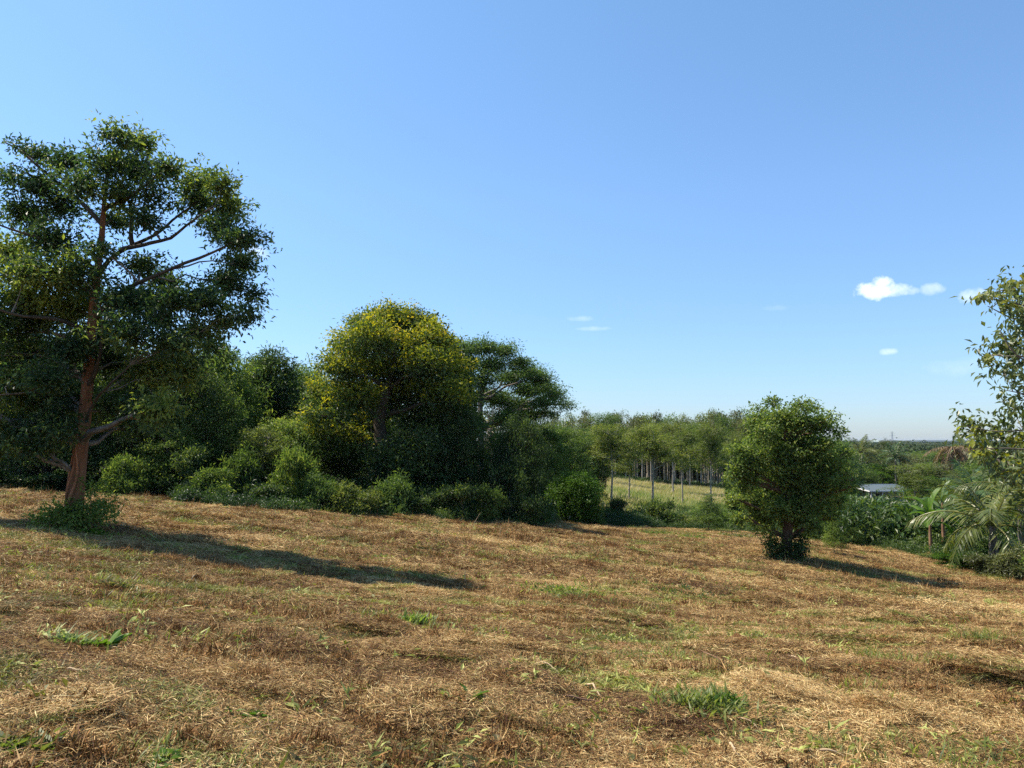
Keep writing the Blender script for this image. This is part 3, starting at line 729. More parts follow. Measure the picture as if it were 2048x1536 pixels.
# leafless twiggy tree beneath it
g = np.random.default_rng(77); c0 = at(985, 1000, 47); c0[2] = h1(c0[0], c0[1]) - .05
bt = empty('bare_tree', c0); tag(bt, 'leafless grey twiggy tree below the feathery spreading tree', 'tree')
mb = MB(); mb.tube([(0, 0, 0), (0.05, 0, 2), (0, .1, 4), (.1, 0, 5)], [.14, .12, .09, .06], 7)
obj('trunk', mb.mesh('bare_trunk'), bt, B_GREY); mb = MB()
for q in range(70):
    p_ = at(g.uniform(925, 1030), g.uniform(785, 870), 47 + g.uniform(-1.5, 1.5)) - c0
    mb.tube(bez((0, 0, g.uniform(2.5, 5)), p_, 6, .15, g, .1), np.linspace(.035, .008, 6), 4, cap=False)
tw = obj('twigs', mb.mesh('bare_twigs'), bt, B_PALE); tw['kind'] = 'stuff'

# lone tree on the right of the field
rl = [(1515, 840, 30, 24), (1560, 835, 34, 26), (1605, 840, 34, 26), (1640, 850, 28, 26), (1530, 880, 46, 34), (1590, 885, 50, 36), (1650, 890, 34, 34), (1500, 920, 34, 36), (1560, 930, 50, 38), (1620, 930, 48, 38), (1670, 930, 28, 34),
      (1490, 965, 24, 34), (1540, 980, 44, 36), (1600, 985, 50, 36), (1655, 975, 40, 32), (1685, 965, 20, 22), (1500, 1010, 28, 34), (1555, 1025, 40, 30), (1610, 1030, 40, 28), (1650, 1015, 32, 28), (1510, 1045, 24, 18), (1580, 1050, 36, 18), (1630, 1050, 22, 16),
      (1515, 1072, 12, 14), (1625, 1065, 18, 12), (1488, 1000, 22, 26), (1475, 940, 18, 20), (1690, 1000, 18, 22)]
rl = [(1577 + (a - 1577) * (.93 if b_ < 1000 else .84), b_ - (8 if b_ > 1000 else 0), c_ * .82, e_ * .80) for a, b_, c_, e_ in rl] + [(1575, 860, 40, 30), (1530, 865, 26, 20), (1620, 880, 22, 16), (1560, 900, 40, 20), (1540, 800, 7, 10), (1605, 806, 7, 9), (1690, 905, 12, 9), (1708, 960, 9, 8), (1466, 950, 9, 9), (1462, 1000, 9, 10), (1480, 1035, 12, 10), (1665, 1030, 12, 9), (1652, 842, 10, 9), (1560, 930, 44, 30), (1590, 960, 44, 30), (1545, 1000, 34, 24), (1610, 1005, 34, 24)] + [(1518, 818, 8, 10), (1550, 808, 10, 8), (1622, 816, 10, 8), (1598, 813, 8, 8), (1672, 862, 12, 10), (1478, 900, 12, 10), (1474, 930, 8, 8), (1694, 945, 10, 8), (1478, 985, 8, 10), (1700, 975, 8, 6), (1660, 835, 8, 8), (1500, 850, 10, 10)]
rt = big_tree('lone_tree', 'dense rounded green tree standing alone on the right of the mown field with two trunks', 28, None,
         [(1573, 1118, .22), (1574, 1080, .185), (1576, 1040, .17), (1578, 990, .14), (1576, 930, .11), (1572, 880, .07), (1570, 840, .04)], rl, 60000, .13, L_MID, B_LONE, 27, dj=1.0, cluster=20, bump=.4, shell=.5, tint=(.62, .32), depth=.95, puff=.22)
for (a, b_, n_l) in ((1552, 1100, 1500), (1595, 1098, 1500)):
    pass
lo = []; bs = np.array(rt.location)
for (a, b_) in ((1548, 1110), (1545, 1095), (1560, 1105), (1596, 1108), (1594, 1092), (1602, 1085), (1598, 1100), (1540, 1085), (1552, 1085), (1600, 1112), (1555, 1114), (1590, 1116)):
    p_ = at(a, b_, 27.6 + R.uniform(-.3, .3)) - bs; lo.append((*p_, .14, .16, .15))
v_ = empty('climbing_vine', (bs[0], bs[1], bs[2])); tag(v_, 'dark leafy vines and suckers wrapping the trunk foot of the lone field tree', 'vine')
mb = MB()
for l in lo: mb.tube(bez((R.normal(0, .1), -.1, 0), l[:3], 6, .1, R), np.linspace(.02, .007, 6), 5, cap=False)
obj('stem', mb.mesh('vine_stem'), v_, B_GREY)
obj('foliage', foliage('vine_leaf', lo, 2600, .11, 8, cluster=7, bump=.4, tint=(.35, .2)), v_, L_DARK)

# ------------------------------------------------------------------ tree line on the left and centre (px, depth, top px, width px)
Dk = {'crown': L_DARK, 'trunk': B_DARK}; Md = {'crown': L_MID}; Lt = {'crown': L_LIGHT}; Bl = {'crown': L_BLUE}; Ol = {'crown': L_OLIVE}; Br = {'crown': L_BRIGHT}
W_ = [
 ('plume0', 540, 40, 700, 150, 'feathery_tree', 'dark feather-leaved tree with a rounded head left of the golden-topped tree', Dk),
 ('plume1', 605, 46, 728, 90, 'feathery_tree', 'paler feather-leaved tree in the gap left of the golden-topped tree', Md),
 ('plume0', 430, 35, 688, 150, 'feathery_tree', 'sunlit feather-leaved tree at the right edge of the leaning tree crown', Md),
 ('plume1', 475, 41, 738, 140, 'feathery_tree', 'feather-leaved tree low in the notch between the leaning tree and the dark rounded tree', Md),
 ('broad0', 350, 31, 690, 200, 'broadleaf_tree', 'dark broadleaf tree just behind the trunk side of the leaning tree', Dk),
 ('broad1', 250, 30.5, 700, 210, 'broadleaf_tree', 'dark broadleaf tree filling the woods right of the reddish trunk', Dk),
 ('broad2', 90, 29.5, 700, 240, 'broadleaf_tree', 'dark broadleaf tree left of the reddish trunk', Dk),
 ('broad0', -60, 29.5, 700, 240, 'broadleaf_tree', 'dark broadleaf tree at the left edge of the woods', Dk),
 ('broad1', 20, 38, 640, 220, 'broadleaf_tree', 'taller dark tree behind the woods at the left edge', Dk),
 ('broad2', 160, 40, 660, 220, 'broadleaf_tree', 'deep shaded tree in the woods straight behind the leaning trunk', Dk),
 ('airy0', 440, 31, 785, 120, 'broadleaf_tree', 'light green small tree in front of the dark rounded feathery tree', Md),
 ('airy1', 520, 30.5, 845, 120, 'broadleaf_tree', 'low leaning light green tree at the field edge left of the golden-topped tree', Lt),
 ('airy0', 570, 32, 830, 130, 'broadleaf_tree', 'small green tree under the left branches of the golden-topped tree', Md),
 ('airy1', 345, 29.5, 850, 120, 'broadleaf_tree', 'small twiggy tree between the reddish trunk and the light green small tree', Md),
 ('broad1', 640, 37, 790, 150, 'broadleaf_tree', 'dark tree behind the left branches of the golden-topped tree', Dk),
 ('broad2', 700, 40, 760, 180, 'broadleaf_tree', 'dark tree hidden behind the golden-topped tree', Dk),
 ('broad0', 830, 36, 870, 150, 'broadleaf_tree', 'dark low tree in the shade beneath the golden-topped tree', Dk),
 ('broad1', 925, 33, 800, 100, 'broadleaf_tree', 'dark vine-hung tree at the right foot of the golden-topped tree', Dk),
 ('broad2', 1040, 32.5, 830, 120, 'broadleaf_tree', 'dark green tree at the field corner where the tree line ends', Dk),
 ('airy0', 1000, 34, 850, 110, 'broadleaf_tree', 'sunlit broadleaf tree below the feathery spreading tree', Md),
 ('broad0', 1085, 44, 850, 130, 'broadleaf_tree', 'mid green tree behind the field corner', Md),
 ('broad1', 1130, 52, 850, 130, 'broadleaf_tree', 'green tree behind the round bright bush', Md),
 ('airy1', 1075, 60, 840, 130, 'broadleaf_tree', 'lighter tree top under the right end of the feathery tree', Lt),
 ('broad2', 1165, 62, 870, 110, 'broadleaf_tree', 'dark tree left of the slim umbrella trees', Dk),
 ('broad0', 1010, 56, 870, 150, 'broadleaf_tree', 'shaded tree deep behind the leafless twiggy tree', Md),
]
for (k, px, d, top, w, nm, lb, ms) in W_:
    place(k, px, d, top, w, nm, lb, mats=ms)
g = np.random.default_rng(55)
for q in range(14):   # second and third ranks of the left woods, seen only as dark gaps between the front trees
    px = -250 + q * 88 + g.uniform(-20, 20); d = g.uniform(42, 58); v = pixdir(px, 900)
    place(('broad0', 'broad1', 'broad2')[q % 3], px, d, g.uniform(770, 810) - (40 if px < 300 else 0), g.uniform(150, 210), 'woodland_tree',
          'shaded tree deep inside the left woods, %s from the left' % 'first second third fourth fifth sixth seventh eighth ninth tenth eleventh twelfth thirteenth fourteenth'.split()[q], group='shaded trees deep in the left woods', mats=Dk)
SH = [
 (60, 27.5, 935, 110, 0, 'dark shrub under the woods left of the reddish trunk', L_DARK), (-40, 27.5, 930, 120, 1, 'dark shrub at the left edge under the woods', L_DARK),
 (245, 27.5, 905, 90, 2, 'tall sunlit shrub just right of the reddish trunk', L_MID), (300, 28.6, 890, 110, 0, 'second leafy shrub right of the reddish trunk', L_MID),
 (365, 28.5, 880, 105, 1, 'dark leafy shrub below the small twiggy tree', L_DARK), (420, 27.5, 930, 95, 2, 'long-leaved shrub below the light green small tree', L_MID),
 (475, 28.8, 893, 95, 3, 'long-leaved shrub left of the low leaning light green tree', L_MID), (530, 28, 950, 95, 0, 'shrub beneath the low leaning light green tree', L_DARK),
 (590, 28.8, 885, 100, 2, 'feathery shrub with lit tips left of the pale green bush row', L_MID), (640, 28, 945, 85, 3, 'bluish-green shrub at the left end of the bright bush row', L_BLUE),
 (690, 28, 960, 95, 2, 'brightest yellow-green bush on the field edge below the golden-topped tree', L_LIGHT), (735, 28.3, 958, 80, 0, 'yellow-green bush second in the bright row below the golden-topped tree', L_LIGHT),
 (785, 29, 945, 95, 3, 'blue-green bush with broad leaves beneath the golden-topped trunk', L_BLUE), (825, 29.3, 990, 80, 1, 'low dark bush at the right end of the bright bush row', L_DARK),
 (875, 30.2, 950, 100, 0, 'dark bush in deep shade right of the golden-topped trunk', L_DARK), (930, 30, 960, 80, 1, 'dark bush below the vine-hung tree', L_DARK), (975, 30.3, 945, 70, 0, 'sunlit broad-leaved bush below the vine-hung tree', L_MID),
 (1020, 31, 915, 90, 1, 'dark bush left of the field corner', L_DARK), (1060, 30.8, 965, 75, 0, 'dark bush at the field corner', L_DARK),
 (1100, 40, 985, 60, 2, 'light green bush behind the left fence post', L_MID), (1120, 39.5, 1010, 50, 0, 'low weedy bush between the two fence posts', L_LIGHT), (1175, 39.5, 1000, 70, 3, 'low bush right of the round bright bush', L_MID),
 (1240, 43, 990, 50, 1, 'dark pointed bush between the slim meadow trees', L_DARK), (1215, 43.5, 1020, 60, 0, 'low weedy bush at the foot of the first slim meadow tree', L_LIGHT), (1280, 44, 1022, 60, 2, 'low yellow-green weeds on the field end below the meadow', L_LIGHT),
 (1325, 43.5, 980, 62, 0, 'dark upright bush in front of the meadow with climbing leaves', L_DARK), (1375, 44, 1028, 70, 3, 'low green weeds right of the dark upright bush', L_LIGHT), (1455, 44, 1020, 60, 1, 'weedy bush behind the tiered sapling', L_MID),
 (1470, 50, 930, 40, 0, 'narrow dark shrub column left of the lone field tree', L_DARK), (1700, 40, 1040, 90, 2, 'light green weeds right of the lone field tree', L_LIGHT),
]
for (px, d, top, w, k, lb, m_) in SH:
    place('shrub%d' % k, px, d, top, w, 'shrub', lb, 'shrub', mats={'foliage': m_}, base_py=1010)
# round bright bush
g = np.random.default_rng(88); c0 = at(1146, 1036, 39.5); c0[2] = h1(c0[0], c0[1])
rb = empty('round_bush', c0); tag(rb, 'round bright green bush behind the two short fence posts', 'bush')
lo = [(math.cos(a) * r_, math.sin(a) * r_ * .9, z_, .55, .55, .42) for a, r_, z_ in [(q * 2.4, .95 * math.sqrt(max(.02, 1 - ((f - .42) / .6) ** 2)), .45 + 1.7 * f) for q, f in enumerate(np.linspace(0, 1, 20))]]
mb = MB()
for l in lo[:14]: mb.tube(bez((g.normal(0, .1), g.normal(0, .1), 0), l[:3], 6, .1, g), np.linspace(.05, .015, 6), 5, cap=False)
obj('stem', mb.mesh('round_stem'), rb, B_GREY)
obj('foliage', foliage('round_leaf', lo, 20000, .12, 9, cluster=9, flat=.5, ratio=.4, up=.3, bump=.15, tint=(.5, .15)), rb, L_BRIGHT)

# slim umbrella trees on the meadow
for (k, px, d, top, w, lb) in ((0, 1222, 60, 850, 130, 'first slim grey-trunked umbrella tree on the near meadow edge, above the weedy bush'), (1, 1258, 66, 870, 90, 'thinnest-trunked umbrella tree, between the two thicker slim meadow trees'),
                               (2, 1303, 62, 845, 140, 'pale-trunked umbrella tree rising behind the dark upright bush'), (0, 1421, 62, 850, 100, 'slim umbrella tree with a bright pale trunk above the tiered sapling'), (1, 1365, 75, 860, 90, 'umbrella tree between the dark upright bush and the bright pale trunk'),
                               (1, 1345, 100, 845, 90, 'umbrella tree at the plantation edge over the middle of the meadow'), (2, 1185, 70, 868, 90, 'yellow-green umbrella tree left of the slim meadow trunks'), (2, 1470, 78, 862, 80, 'umbrella tree left of the lone field tree crown'), (0, 1208, 110, 828, 100, 'tallest blue-green umbrella tree topping the woods behind the meadow')):
    place('umb%d' % k, px, d, top, w, 'umbrella_tree', lb, mats={'crown': L_BLUE if d == 110 else L_LIGHT})
place('umb1', 1500, 105, 835, 90, 'umbrella_tree', 'airy umbrella tree whose top shows just left of the lone field tree', mats={'crown': L_OLIVE})
place('umb2', 1380, 125, 843, 80, 'umbrella_tree', 'layered dark green tree top on the skyline right of the meadow centre', mats={'crown': L_MID})
place('sap0', 1418, 40, 988, 90, 'sapling', 'tiered sapling with level sprays in front of the meadow', 'sapling', base_py=1070)
place('sap1', 1668, 32, 1030, 52, 'sapling', 'thin young sapling on bare ground right of the lone field tree', 'sapling', base_py=1100)
# plantation rows
g = np.random.default_rng(66)
q = 0
for row in range(11):
    d = 128 + row * 4.2
    for c_ in range(15):
        u = .035 + (c_ + g.uniform(-.2, .2)) * .0222 + (row % 2) * .011
        if (row < 2 and u < .13) or g.random() < .12: continue
        u += g.normal(0, .005); cm = (L_OLIVE, L_MID, L_OLIVE, L_LIGHT)[q % 4]
        o = place('plant%d' % (q % 4), 1024 + u * F, d + g.uniform(-1.8, 1.8), g.choice([832, 846, 856, 866, 876]) + g.uniform(-6, 6), g.uniform(24, 60), 'plantation_tree',
              'slender %s tree %s of the plantation, %s' % ({'leaf_olive': 'olive', 'leaf_mid': 'green', 'leaf_light': 'yellow-green'}[cm.name], 'in the front row' if row == 0 else 'in the second row' if row == 1 else 'in the middle rows' if row < 6 else 'in the back rows',
              ('near its left end', 'behind the first slim meadow trunk', 'behind the dark upright bush', 'behind the bright pale trunk', 'near the lone field tree')[int(min(4, max(0, (u - .03) / .066)))]),
              group='plantation trees behind the meadow', mats={'crown': cm})
        o.rotation_euler[0] = g.normal(0, .025); o.rotation_euler[1] = g.normal(0, .025)
        q += 1
for c_ in range(16):
    place('broad%d' % (c_ % 3), 1040 + c_ * 36, g.uniform(170, 185), g.uniform(855, 880), 95, 'woodland_tree', 'dark full tree behind the plantation, %s from the left of its row' % ('first second third fourth fifth sixth seventh eighth ninth tenth eleventh twelfth thirteenth fourteenth fifteenth sixteenth'.split()[c_]), group='dark trees behind the plantation', mats=Md if c_ % 2 else Dk)

# ------------------------------------------------------------------ valley on the right
VL = [
 ('broad0', 1735, 44, 1018, 135, 'broadleaf_tree', 'dense round dark green bush-like tree in front of the grey-roofed house', Md), ('airy0', 1680, 55, 985, 70, 'broadleaf_tree', 'green tree half hidden behind the right side of the lone field tree', Md),
 ('broad1', 1790, 46, 1030, 80, 'broadleaf_tree', 'low dark green tree right of the bush-like tree', Dk),
 ('umb0', 1832, 62, 930, 130, 'umbrella_tree', 'flat-topped tree with bundled pale trunks right of the grey-roofed house', Lt), ('umb1', 1800, 156, 905, 80, 'umbrella_tree', 'olive umbrella tree above the house roof', Ol),
 ('umb2', 1885, 80, 925, 120, 'umbrella_tree', 'olive umbrella tree left of the coconut palms', Ol), ('airy1', 1900, 70, 960, 90, 'broadleaf_tree', 'mixed green tree behind the banana plants', Md),
 ('airy0', 1760, 156, 925, 80, 'broadleaf_tree', 'bright green tree directly behind the grey house roof', Br), ('broad2', 1720, 150, 930, 70, 'broadleaf_tree', 'green tree behind the left end of the house roof', Md), ('broad0', 1790, 160, 930, 60, 'broadleaf_tree', 'dark blue-green tree behind the middle of the house roof', Dk),
 ('airy1', 1753, 240, 895, 40, 'broadleaf_tree', 'brightest yellow-green crown in the valley above the house', Lt), ('broad1', 1775, 330, 880, 50, 'broadleaf_tree', 'olive tree rising to the horizon left of the power pylon', Ol),
 ('airy1', 1850, 75, 948, 80, 'broadleaf_tree', 'bright green tree left of the flat-topped tree crown', Br), ('plume0', 1935, 58, 958, 100, 'feathery_tree', 'feathery green tree rising left of the taller coconut palm', Md), ('broad1', 1975, 66, 925, 110, 'broadleaf_tree', 'dense green tree above the young upright palm', Md), ('airy0', 1960, 85, 915, 120, 'broadleaf_tree', 'soft green tree behind the yellow-leaved branch', Md), ('airy1', 2030, 60, 920, 130, 'broadleaf_tree', 'green tree at the right edge above the coconut palms', Md), ('broad1', 2090, 50, 900, 150, 'broadleaf_tree', 'dense tree just off the right edge above the palms', Md),
 ('broad2', 1700, 36.5, 1055, 50, 'broadleaf_tree', 'small bushy tree beside the thin young sapling', Md),
]
for (k, px, d, top, w, nm, lb, ms) in VL: place(k, px, d, top, w, nm, lb, mats=ms, base_py=1000)
g = np.random.default_rng(99); q = 0
VT = []
kinds = ['airy0', 'umb1', 'broad0', 'airy1', 'umb2', 'broad2', 'umb0', 'plant1']
for d in np.geomspace(105, 300, 13):
    step = 9.5
    for x in np.arange(.40 * d, .80 * d, step):
        u = (x + g.uniform(-2, 2)) / d; px = 1024 + u * F
        if d < 152 and 1665 < px < 1850: continue
        hgt = g.uniform(6, 10.5); k = kinds[q % 8]; q += 1
        dd_ = d + g.uniform(-3, 3); xx = u * dd_; zt = h1(xx, dd_) + hgt
        top = 768 + F * math.tan(PITCH - math.atan2(zt - EYE, dd_))
        cm = (L_MID, L_OLIVE, L_OLIVE, L_LIGHT, L_MID, L_BLUE)[g.integers(6)]
        VT.append(None); VT[-1] = place(k, px, dd_, top, g.uniform(9, 13) / dd_ * F, 'valley_tree', 'x', group='trees of the valley canopy', mats={'crown': cm})
        VT[-1]['label'] = '%s %s tree in the %s valley canopy, %s' % ({'leaf_olive': 'olive', 'leaf_mid': 'mid green', 'leaf_light': 'yellow-green', 'leaf_blue_green': 'blue-green'}[cm.name], {'airy': 'loose', 'umb': 'umbrella-shaped', 'broad': 'rounded', 'plant': 'thin-trunked'}[k.rstrip('0123')],
              'nearest' if d < 130 else 'middle' if d < 200 else 'farthest', 'behind the lone field tree' if px < 1700 else 'around the grey-roofed house' if px < 1810 else 'above the banana plants' if px < 1900 else 'behind the yellow-leaved branch' if px < 2048 else 'at the right edge')
for (px, d, top, w, k, lb, m_) in ((1860, 34, 1110, 90, 0, 'low weeds at the field edge below the banana plants', L_LIGHT), (1930, 31, 1095, 80, 0, 'bright broad-leaved bush below the big palm', L_BRIGHT), (1900, 31.5, 1105, 70, 1, 'bright leafy bush right of the banana plants', L_BRIGHT),
                                   (1980, 29.5, 1105, 90, 2, 'olive weeds under the big palm', L_OLIVE), (2040, 28, 1090, 100, 3, 'olive long-leaved weeds at the right edge of the field', L_OLIVE), (2010, 32, 1075, 90, 1, 'dark bush beneath the palm fronds at the right edge', L_MID),
                                   (1820, 37, 1095, 80, 3, 'low green weeds left of the banana plants', L_MID), (1770, 38, 1080, 80, 0, 'low green weeds below the bush-like tree', L_MID), (2100, 27, 1080, 110, 0, 'bushy weeds just past the right edge', L_MID), (1800, 42, 1050, 70, 2, 'bush between the bush-like tree and the banana plants', L_MID),
                                   (1880, 44, 1040, 80, 1, 'green bush behind the banana plants', L_MID), (1955, 40, 1060, 90, 0, 'shaded bush behind the big palm trunk', L_DARK), (2050, 42, 1030, 100, 1, 'shaded bush behind the right palm', L_DARK)):
    place('shrub%d' % k, px, d, top, w, 'shrub', lb, 'shrub', mats={'foliage': m_}, base_py=1110)

# palms
def frond_mesh(name, arch, n=34, L=1.0, leaf=.27, droop=.5, seed=0, ragged=.1):
    g = np.random.default_rng(seed)
    t_ = np.linspace(0, 1, 16); X_ = L * (t_ - .12 * arch * t_ ** 2.2); Z_ = L * (.42 * t_ * (1.1 - arch * .3) - arch * .55 * t_ ** 2.3)
    sp = np.stack([X_, np.zeros(16), Z_], 1)
    mb = MB(); mb.tube(sp, np.linspace(.014, .003, 16) * L, 5)
    rv = np.concatenate(mb.V); rf = np.concatenate(mb.F)
    P = []; D = []; Nn = []; Ln = []; Wd = []
    for q in range(n):
        for s_ in (-1, 1):
            for _ in range(1):
                f = .14 + .86 * (q + g.uniform(0, .6)) / n; p_ = np.array([np.interp(f, t_, sp[:, k]) for k in range(3)]); tg = unit(np.array([np.interp(min(1, f + .04), t_, sp[:, k]) for k in range(3)]) - p_ + 1e-6)
                P.append(p_); D.append(unit(tg * (.55 + .5 * f) + np.array([0, s_ * 1.0, 0]) + np.array([0, 0, -droop]) * g.uniform(.7, 1.3) + g.normal(0, ragged, 3)))
                Nn.append(unit(np.array([0, -s_ * .3, 1]) + g.normal(0, .15, 3))); Ln.append(leaf * L * (math.sin(math.pi * (.12 + .8 * f)) ** .6) * g.uniform(.85, 1.1)); Wd.append(.021 * L)
    V, Fq = leaf_quads(np.array(P), np.array(D), np.array(Nn), np.array(Ln), np.array(Wd), .1)
    tt = np.repeat(g.normal(.5, .2, len(P)), 4)
    VV = np.concatenate([V, rv]); FF = np.concatenate([Fq, rf + len(V)])
    return mesh_np(name, VV, FF, {'tint': np.concatenate([tt, np.full(len(rv), .9)])})
FR = [frond_mesh('frond_a', .6, seed=1), frond_mesh('frond_b', 1.0, seed=2), frond_mesh('frond_c', 1.5, seed=3, droop=.8), frond_mesh('frond_hang', 2.3, seed=4, droop=1.2, leaf=.22)]
def palm(px, py, d, flen, nf, label, mat_, tr_r=.12, hang=0, seed=0, tilt0=60, name='coconut_palm', lean=0.0, rest=None):
    g = np.random.default_rng(seed)
    c = at(px, py, d); z0 = h1(c[0] + lean, c[1]) - .1
    root = empty(name, (c[0] + lean, c[1], z0)); tag(root, label, 'palm')
    hh_ = c[2] - z0
    mb = MB(); zz = np.linspace(0, 1, 10); mb.tube(np.stack([-lean * zz ** 1.5, 0 * zz, hh_ * zz], 1), tr_r * (1.25 - .5 * zz), 9, .03)
    obj('trunk', mb.mesh('palm_trunk'), root, B_GREY)
    for q in range(nf):
        az = q * 2.399 + g.uniform(-.2, .2); f = q / nf
        el = math.radians(tilt0 - 95 * f) if not hang else math.radians(-15 - 45 * f)
        me = FR[3] if (hang and q % 2) else FR[min(2, int(f * 3))]
        o = obj('frond', me, root, mat_ if f < .75 else (rest or mat_))
        o.location = (-lean, 0, hh_); o.rotation_mode = 'XYZ'
        o.rotation_euler = (g.uniform(-.4, .4), -el * .8, az); s = flen * g.uniform(.85, 1.1); o.scale = (s, s, s)
    return root
palm(1985, 1052, 31, 3.0, 16, 'big low coconut palm with yellowing fronds beside the field edge', L_FROND, .17, seed=1, tilt0=70)
palm(2040, 990, 34, 3.2, 16, 'taller coconut palm half out of the frame at the right edge', L_FROND, .16, seed=2, tilt0=75)
palm(1955, 1000, 41, 2.6, 12, 'young upright green palm behind the big low coconut palm', L_FRONDG, .12, seed=3, tilt0=85)
palm(1721, 906, 158, 3.9, 16, 'distant coconut palm on a thin dark trunk above the left end of the house', L_FROND, .13, seed=4, tilt0=85)
palm(1790, 916, 152, 3.9, 16, 'distant grey-green coconut palm in the valley canopy above the house roof', L_FRONDG, .13, seed=5, tilt0=85)
palm(1904, 893, 92, 3.6, 16, 'brown dying palm with hanging fronds rising above the valley canopy', L_DRY, .2, hang=1, seed=6)
palm(1928, 900, 96, 3.4, 12, 'drooping olive palm right beside the brown dying palm', L_OLIVE, .2, hang=1, seed=7)

# bananas
def banana_leaf(name, L=1.6, w=.38, arch=1.0, seed=0):
    g = np.random.default_rng(seed); n = 12; V = []; tt = []
    for i_ in range(n + 1):
        f = i_ / n; x = L * (f - .1 * arch * f * f); z = L * (.7 * f - arch * .65 * f * f)
        ww = w / 2 * (0.06 if f < .12 else math.sin(math.pi * min(1, (f - .08) / .94)) ** .5)
        for s_ in (-1, -.5, 0, .5, 1): V.append((x + abs(s_) * .02 + g.normal(0, .012) * abs(s_), s_ * ww, z + abs(s_) * ww * .45 + g.normal(0, .01) * abs(s_))); tt.append(.55 + .3 * (s_ == 0) + g.normal(0, .05))
    i_, j_ = np.meshgrid(np.arange(n), np.arange(4), indexing='ij')
    Fq = np.stack([i_ * 5 + j_, i_ * 5 + j_ + 1, (i_ + 1) * 5 + j_ + 1, (i_ + 1) * 5 + j_], -1).reshape(-1, 4)
    return mesh_np(name, V, Fq, {'tint': tt})
BL = [banana_leaf('banana_leaf_a', arch=.7, seed=1), banana_leaf('banana_leaf_b', arch=1.2, seed=2), banana_leaf('banana_leaf_c', arch=1.7, seed=3)]
def banana(px, py, d, h, nlf, s0, label, seed, m_):
    g = np.random.default_rng(seed); p_ = at(px, py, d); z0 = h1(p_[0], p_[1])
    root = empty('banana_plant', (p_[0], p_[1], z0)); tag(root, label, 'banana plant')
    mb = MB(); mb.tube([(0, 0, -.1), (0.02, 0, h * .3), (0, 0, h * .6), (.02, 0, h)], [.1, .09, .07, .04], 8, .04)
    obj('stem', mb.mesh('banana_stem'), root, B_STICKD)
    for q in range(nlf):
        o = obj('leaf', BL[q % 3], root, m_); f = q / nlf
        o.location = (0, 0, h * (.75 + .25 * (1 - f))); o.rotation_euler = (0, -math.radians(50 - 55 * f), q * 2.4 + g.uniform(-.3, .3)); s = s0 * g.uniform(.8, 1.1); o.scale = (s, s, s)
banana(1862, 1112, 35, 1.7, 9, .95, 'green banana plant at the field edge left of the big palm', 1, L_BRIGHT)
banana(1888, 1108, 36, 2.5, 8, .8, 'taller thin-stemmed banana plant beside the first one', 2, L_FRONDG)
banana(1750, 1090, 41, 1.3, 7, .95, 'banana plant in front of the bush-like tree', 3, L_FRONDG)
# bundled pale dead fronds / stems on the flat-topped tree
# ------------------------------------------------------------------ house in the valley
M_WALL = plain('wall_green_grey', (.30, .36, .33), .8); M_ROOF = plain('roof_grey_metal', (.09, .115, .13), .6, .1); M_WHITE = plain('trim_white', (.75, .76, .76), .6, var=.08); M_DARKGL = plain('window_dark', (.03, .04, .06), .15, var=.1)
M_CONC = plain('post_concrete', (.36, .33, .29), .9)
hp = at(1768, 1000, 138); hz = at(1768, 974, 138)[2]
gz = h1(hp[0], hp[1]); hs = empty('house', (hp[0], hp[1], gz)); tag(hs, 'grey-roofed single-storey house with white eaves half hidden by bushes in the valley', 'house')
eh = hz - gz
mb = MB(); mb.box((-3.8, -3, -.3), (3.8, 3.5, eh - .62)); obj('wall', mb.mesh('house_wall', False), hs, M_WALL)
mb = MB(); mb.add([(-4.3, -3.9, eh - .55), (4.3, -3.9, eh - .55), (4.3, 4, eh + .12), (-5.2, 4, eh + .12), (-4.3, -3.9, eh - .47), (4.3, -3.9, eh - .47), (4.3, 4, eh + .2), (-5.2, 4, eh + .2)], [(0, 3, 2, 1), (4, 5, 6, 7), (0, 1, 5, 4), (1, 2, 6, 5), (2, 3, 7, 6), (3, 0, 4, 7)])
rf = obj('roof', mb.mesh('house_roof', False), hs, M_ROOF)
mb = MB(); mb.box((-4.35, -3.98, eh - .62), (4.35, -3.905, eh - .42)); obj('fascia', mb.mesh('fascia', False), rf, M_WHITE)
mb = MB(); mb.box((-5.25, 4.005, eh + .1), (4.3, 4.07, eh + .3)); obj('fascia', mb.mesh('fascia_b', False), rf, M_WHITE)
mb = MB(); mb.add([(-5.25, 4, eh + .08), (-4.36, -3.95, eh - .62), (-4.36, -3.95, eh - .42), (-5.25, 4, eh + .3), (-5.2, 4, eh + .08), (-4.31, -3.95, eh - .62), (-4.31, -3.95, eh - .42), (-5.2, 4, eh + .3)], [(0, 1, 2, 3), (7, 6, 5, 4), (0, 4, 5, 1), (3, 2, 6, 7)]); obj('fascia', mb.mesh('fascia_c', False), rf, M_WHITE)
for q, xx in enumerate((-3.95, -2.0, 1.6, 3.7)):
    mb = MB(); mb.box((xx - .09, -3.8, -.3), (xx + .09, -3.62, eh - .6)); obj('post', mb.mesh('house_post', False), hs, M_WHITE)
for q, xx in enumerate((-2.6, -.6, 1.6, 2.8)):
    mb = MB(); mb.box((xx - .4, -3.06, eh - 1.9), (xx + .4, -3.003, eh - .9)); w_ = obj('window', mb.mesh('house_win', False), hs, M_WHITE)
    mb = MB(); mb.box((xx - .33, -3.075, eh - 1.83), (xx + .33, -3.062, eh - .97)); obj('pane', mb.mesh('house_pane', False), w_, M_DARKGL)
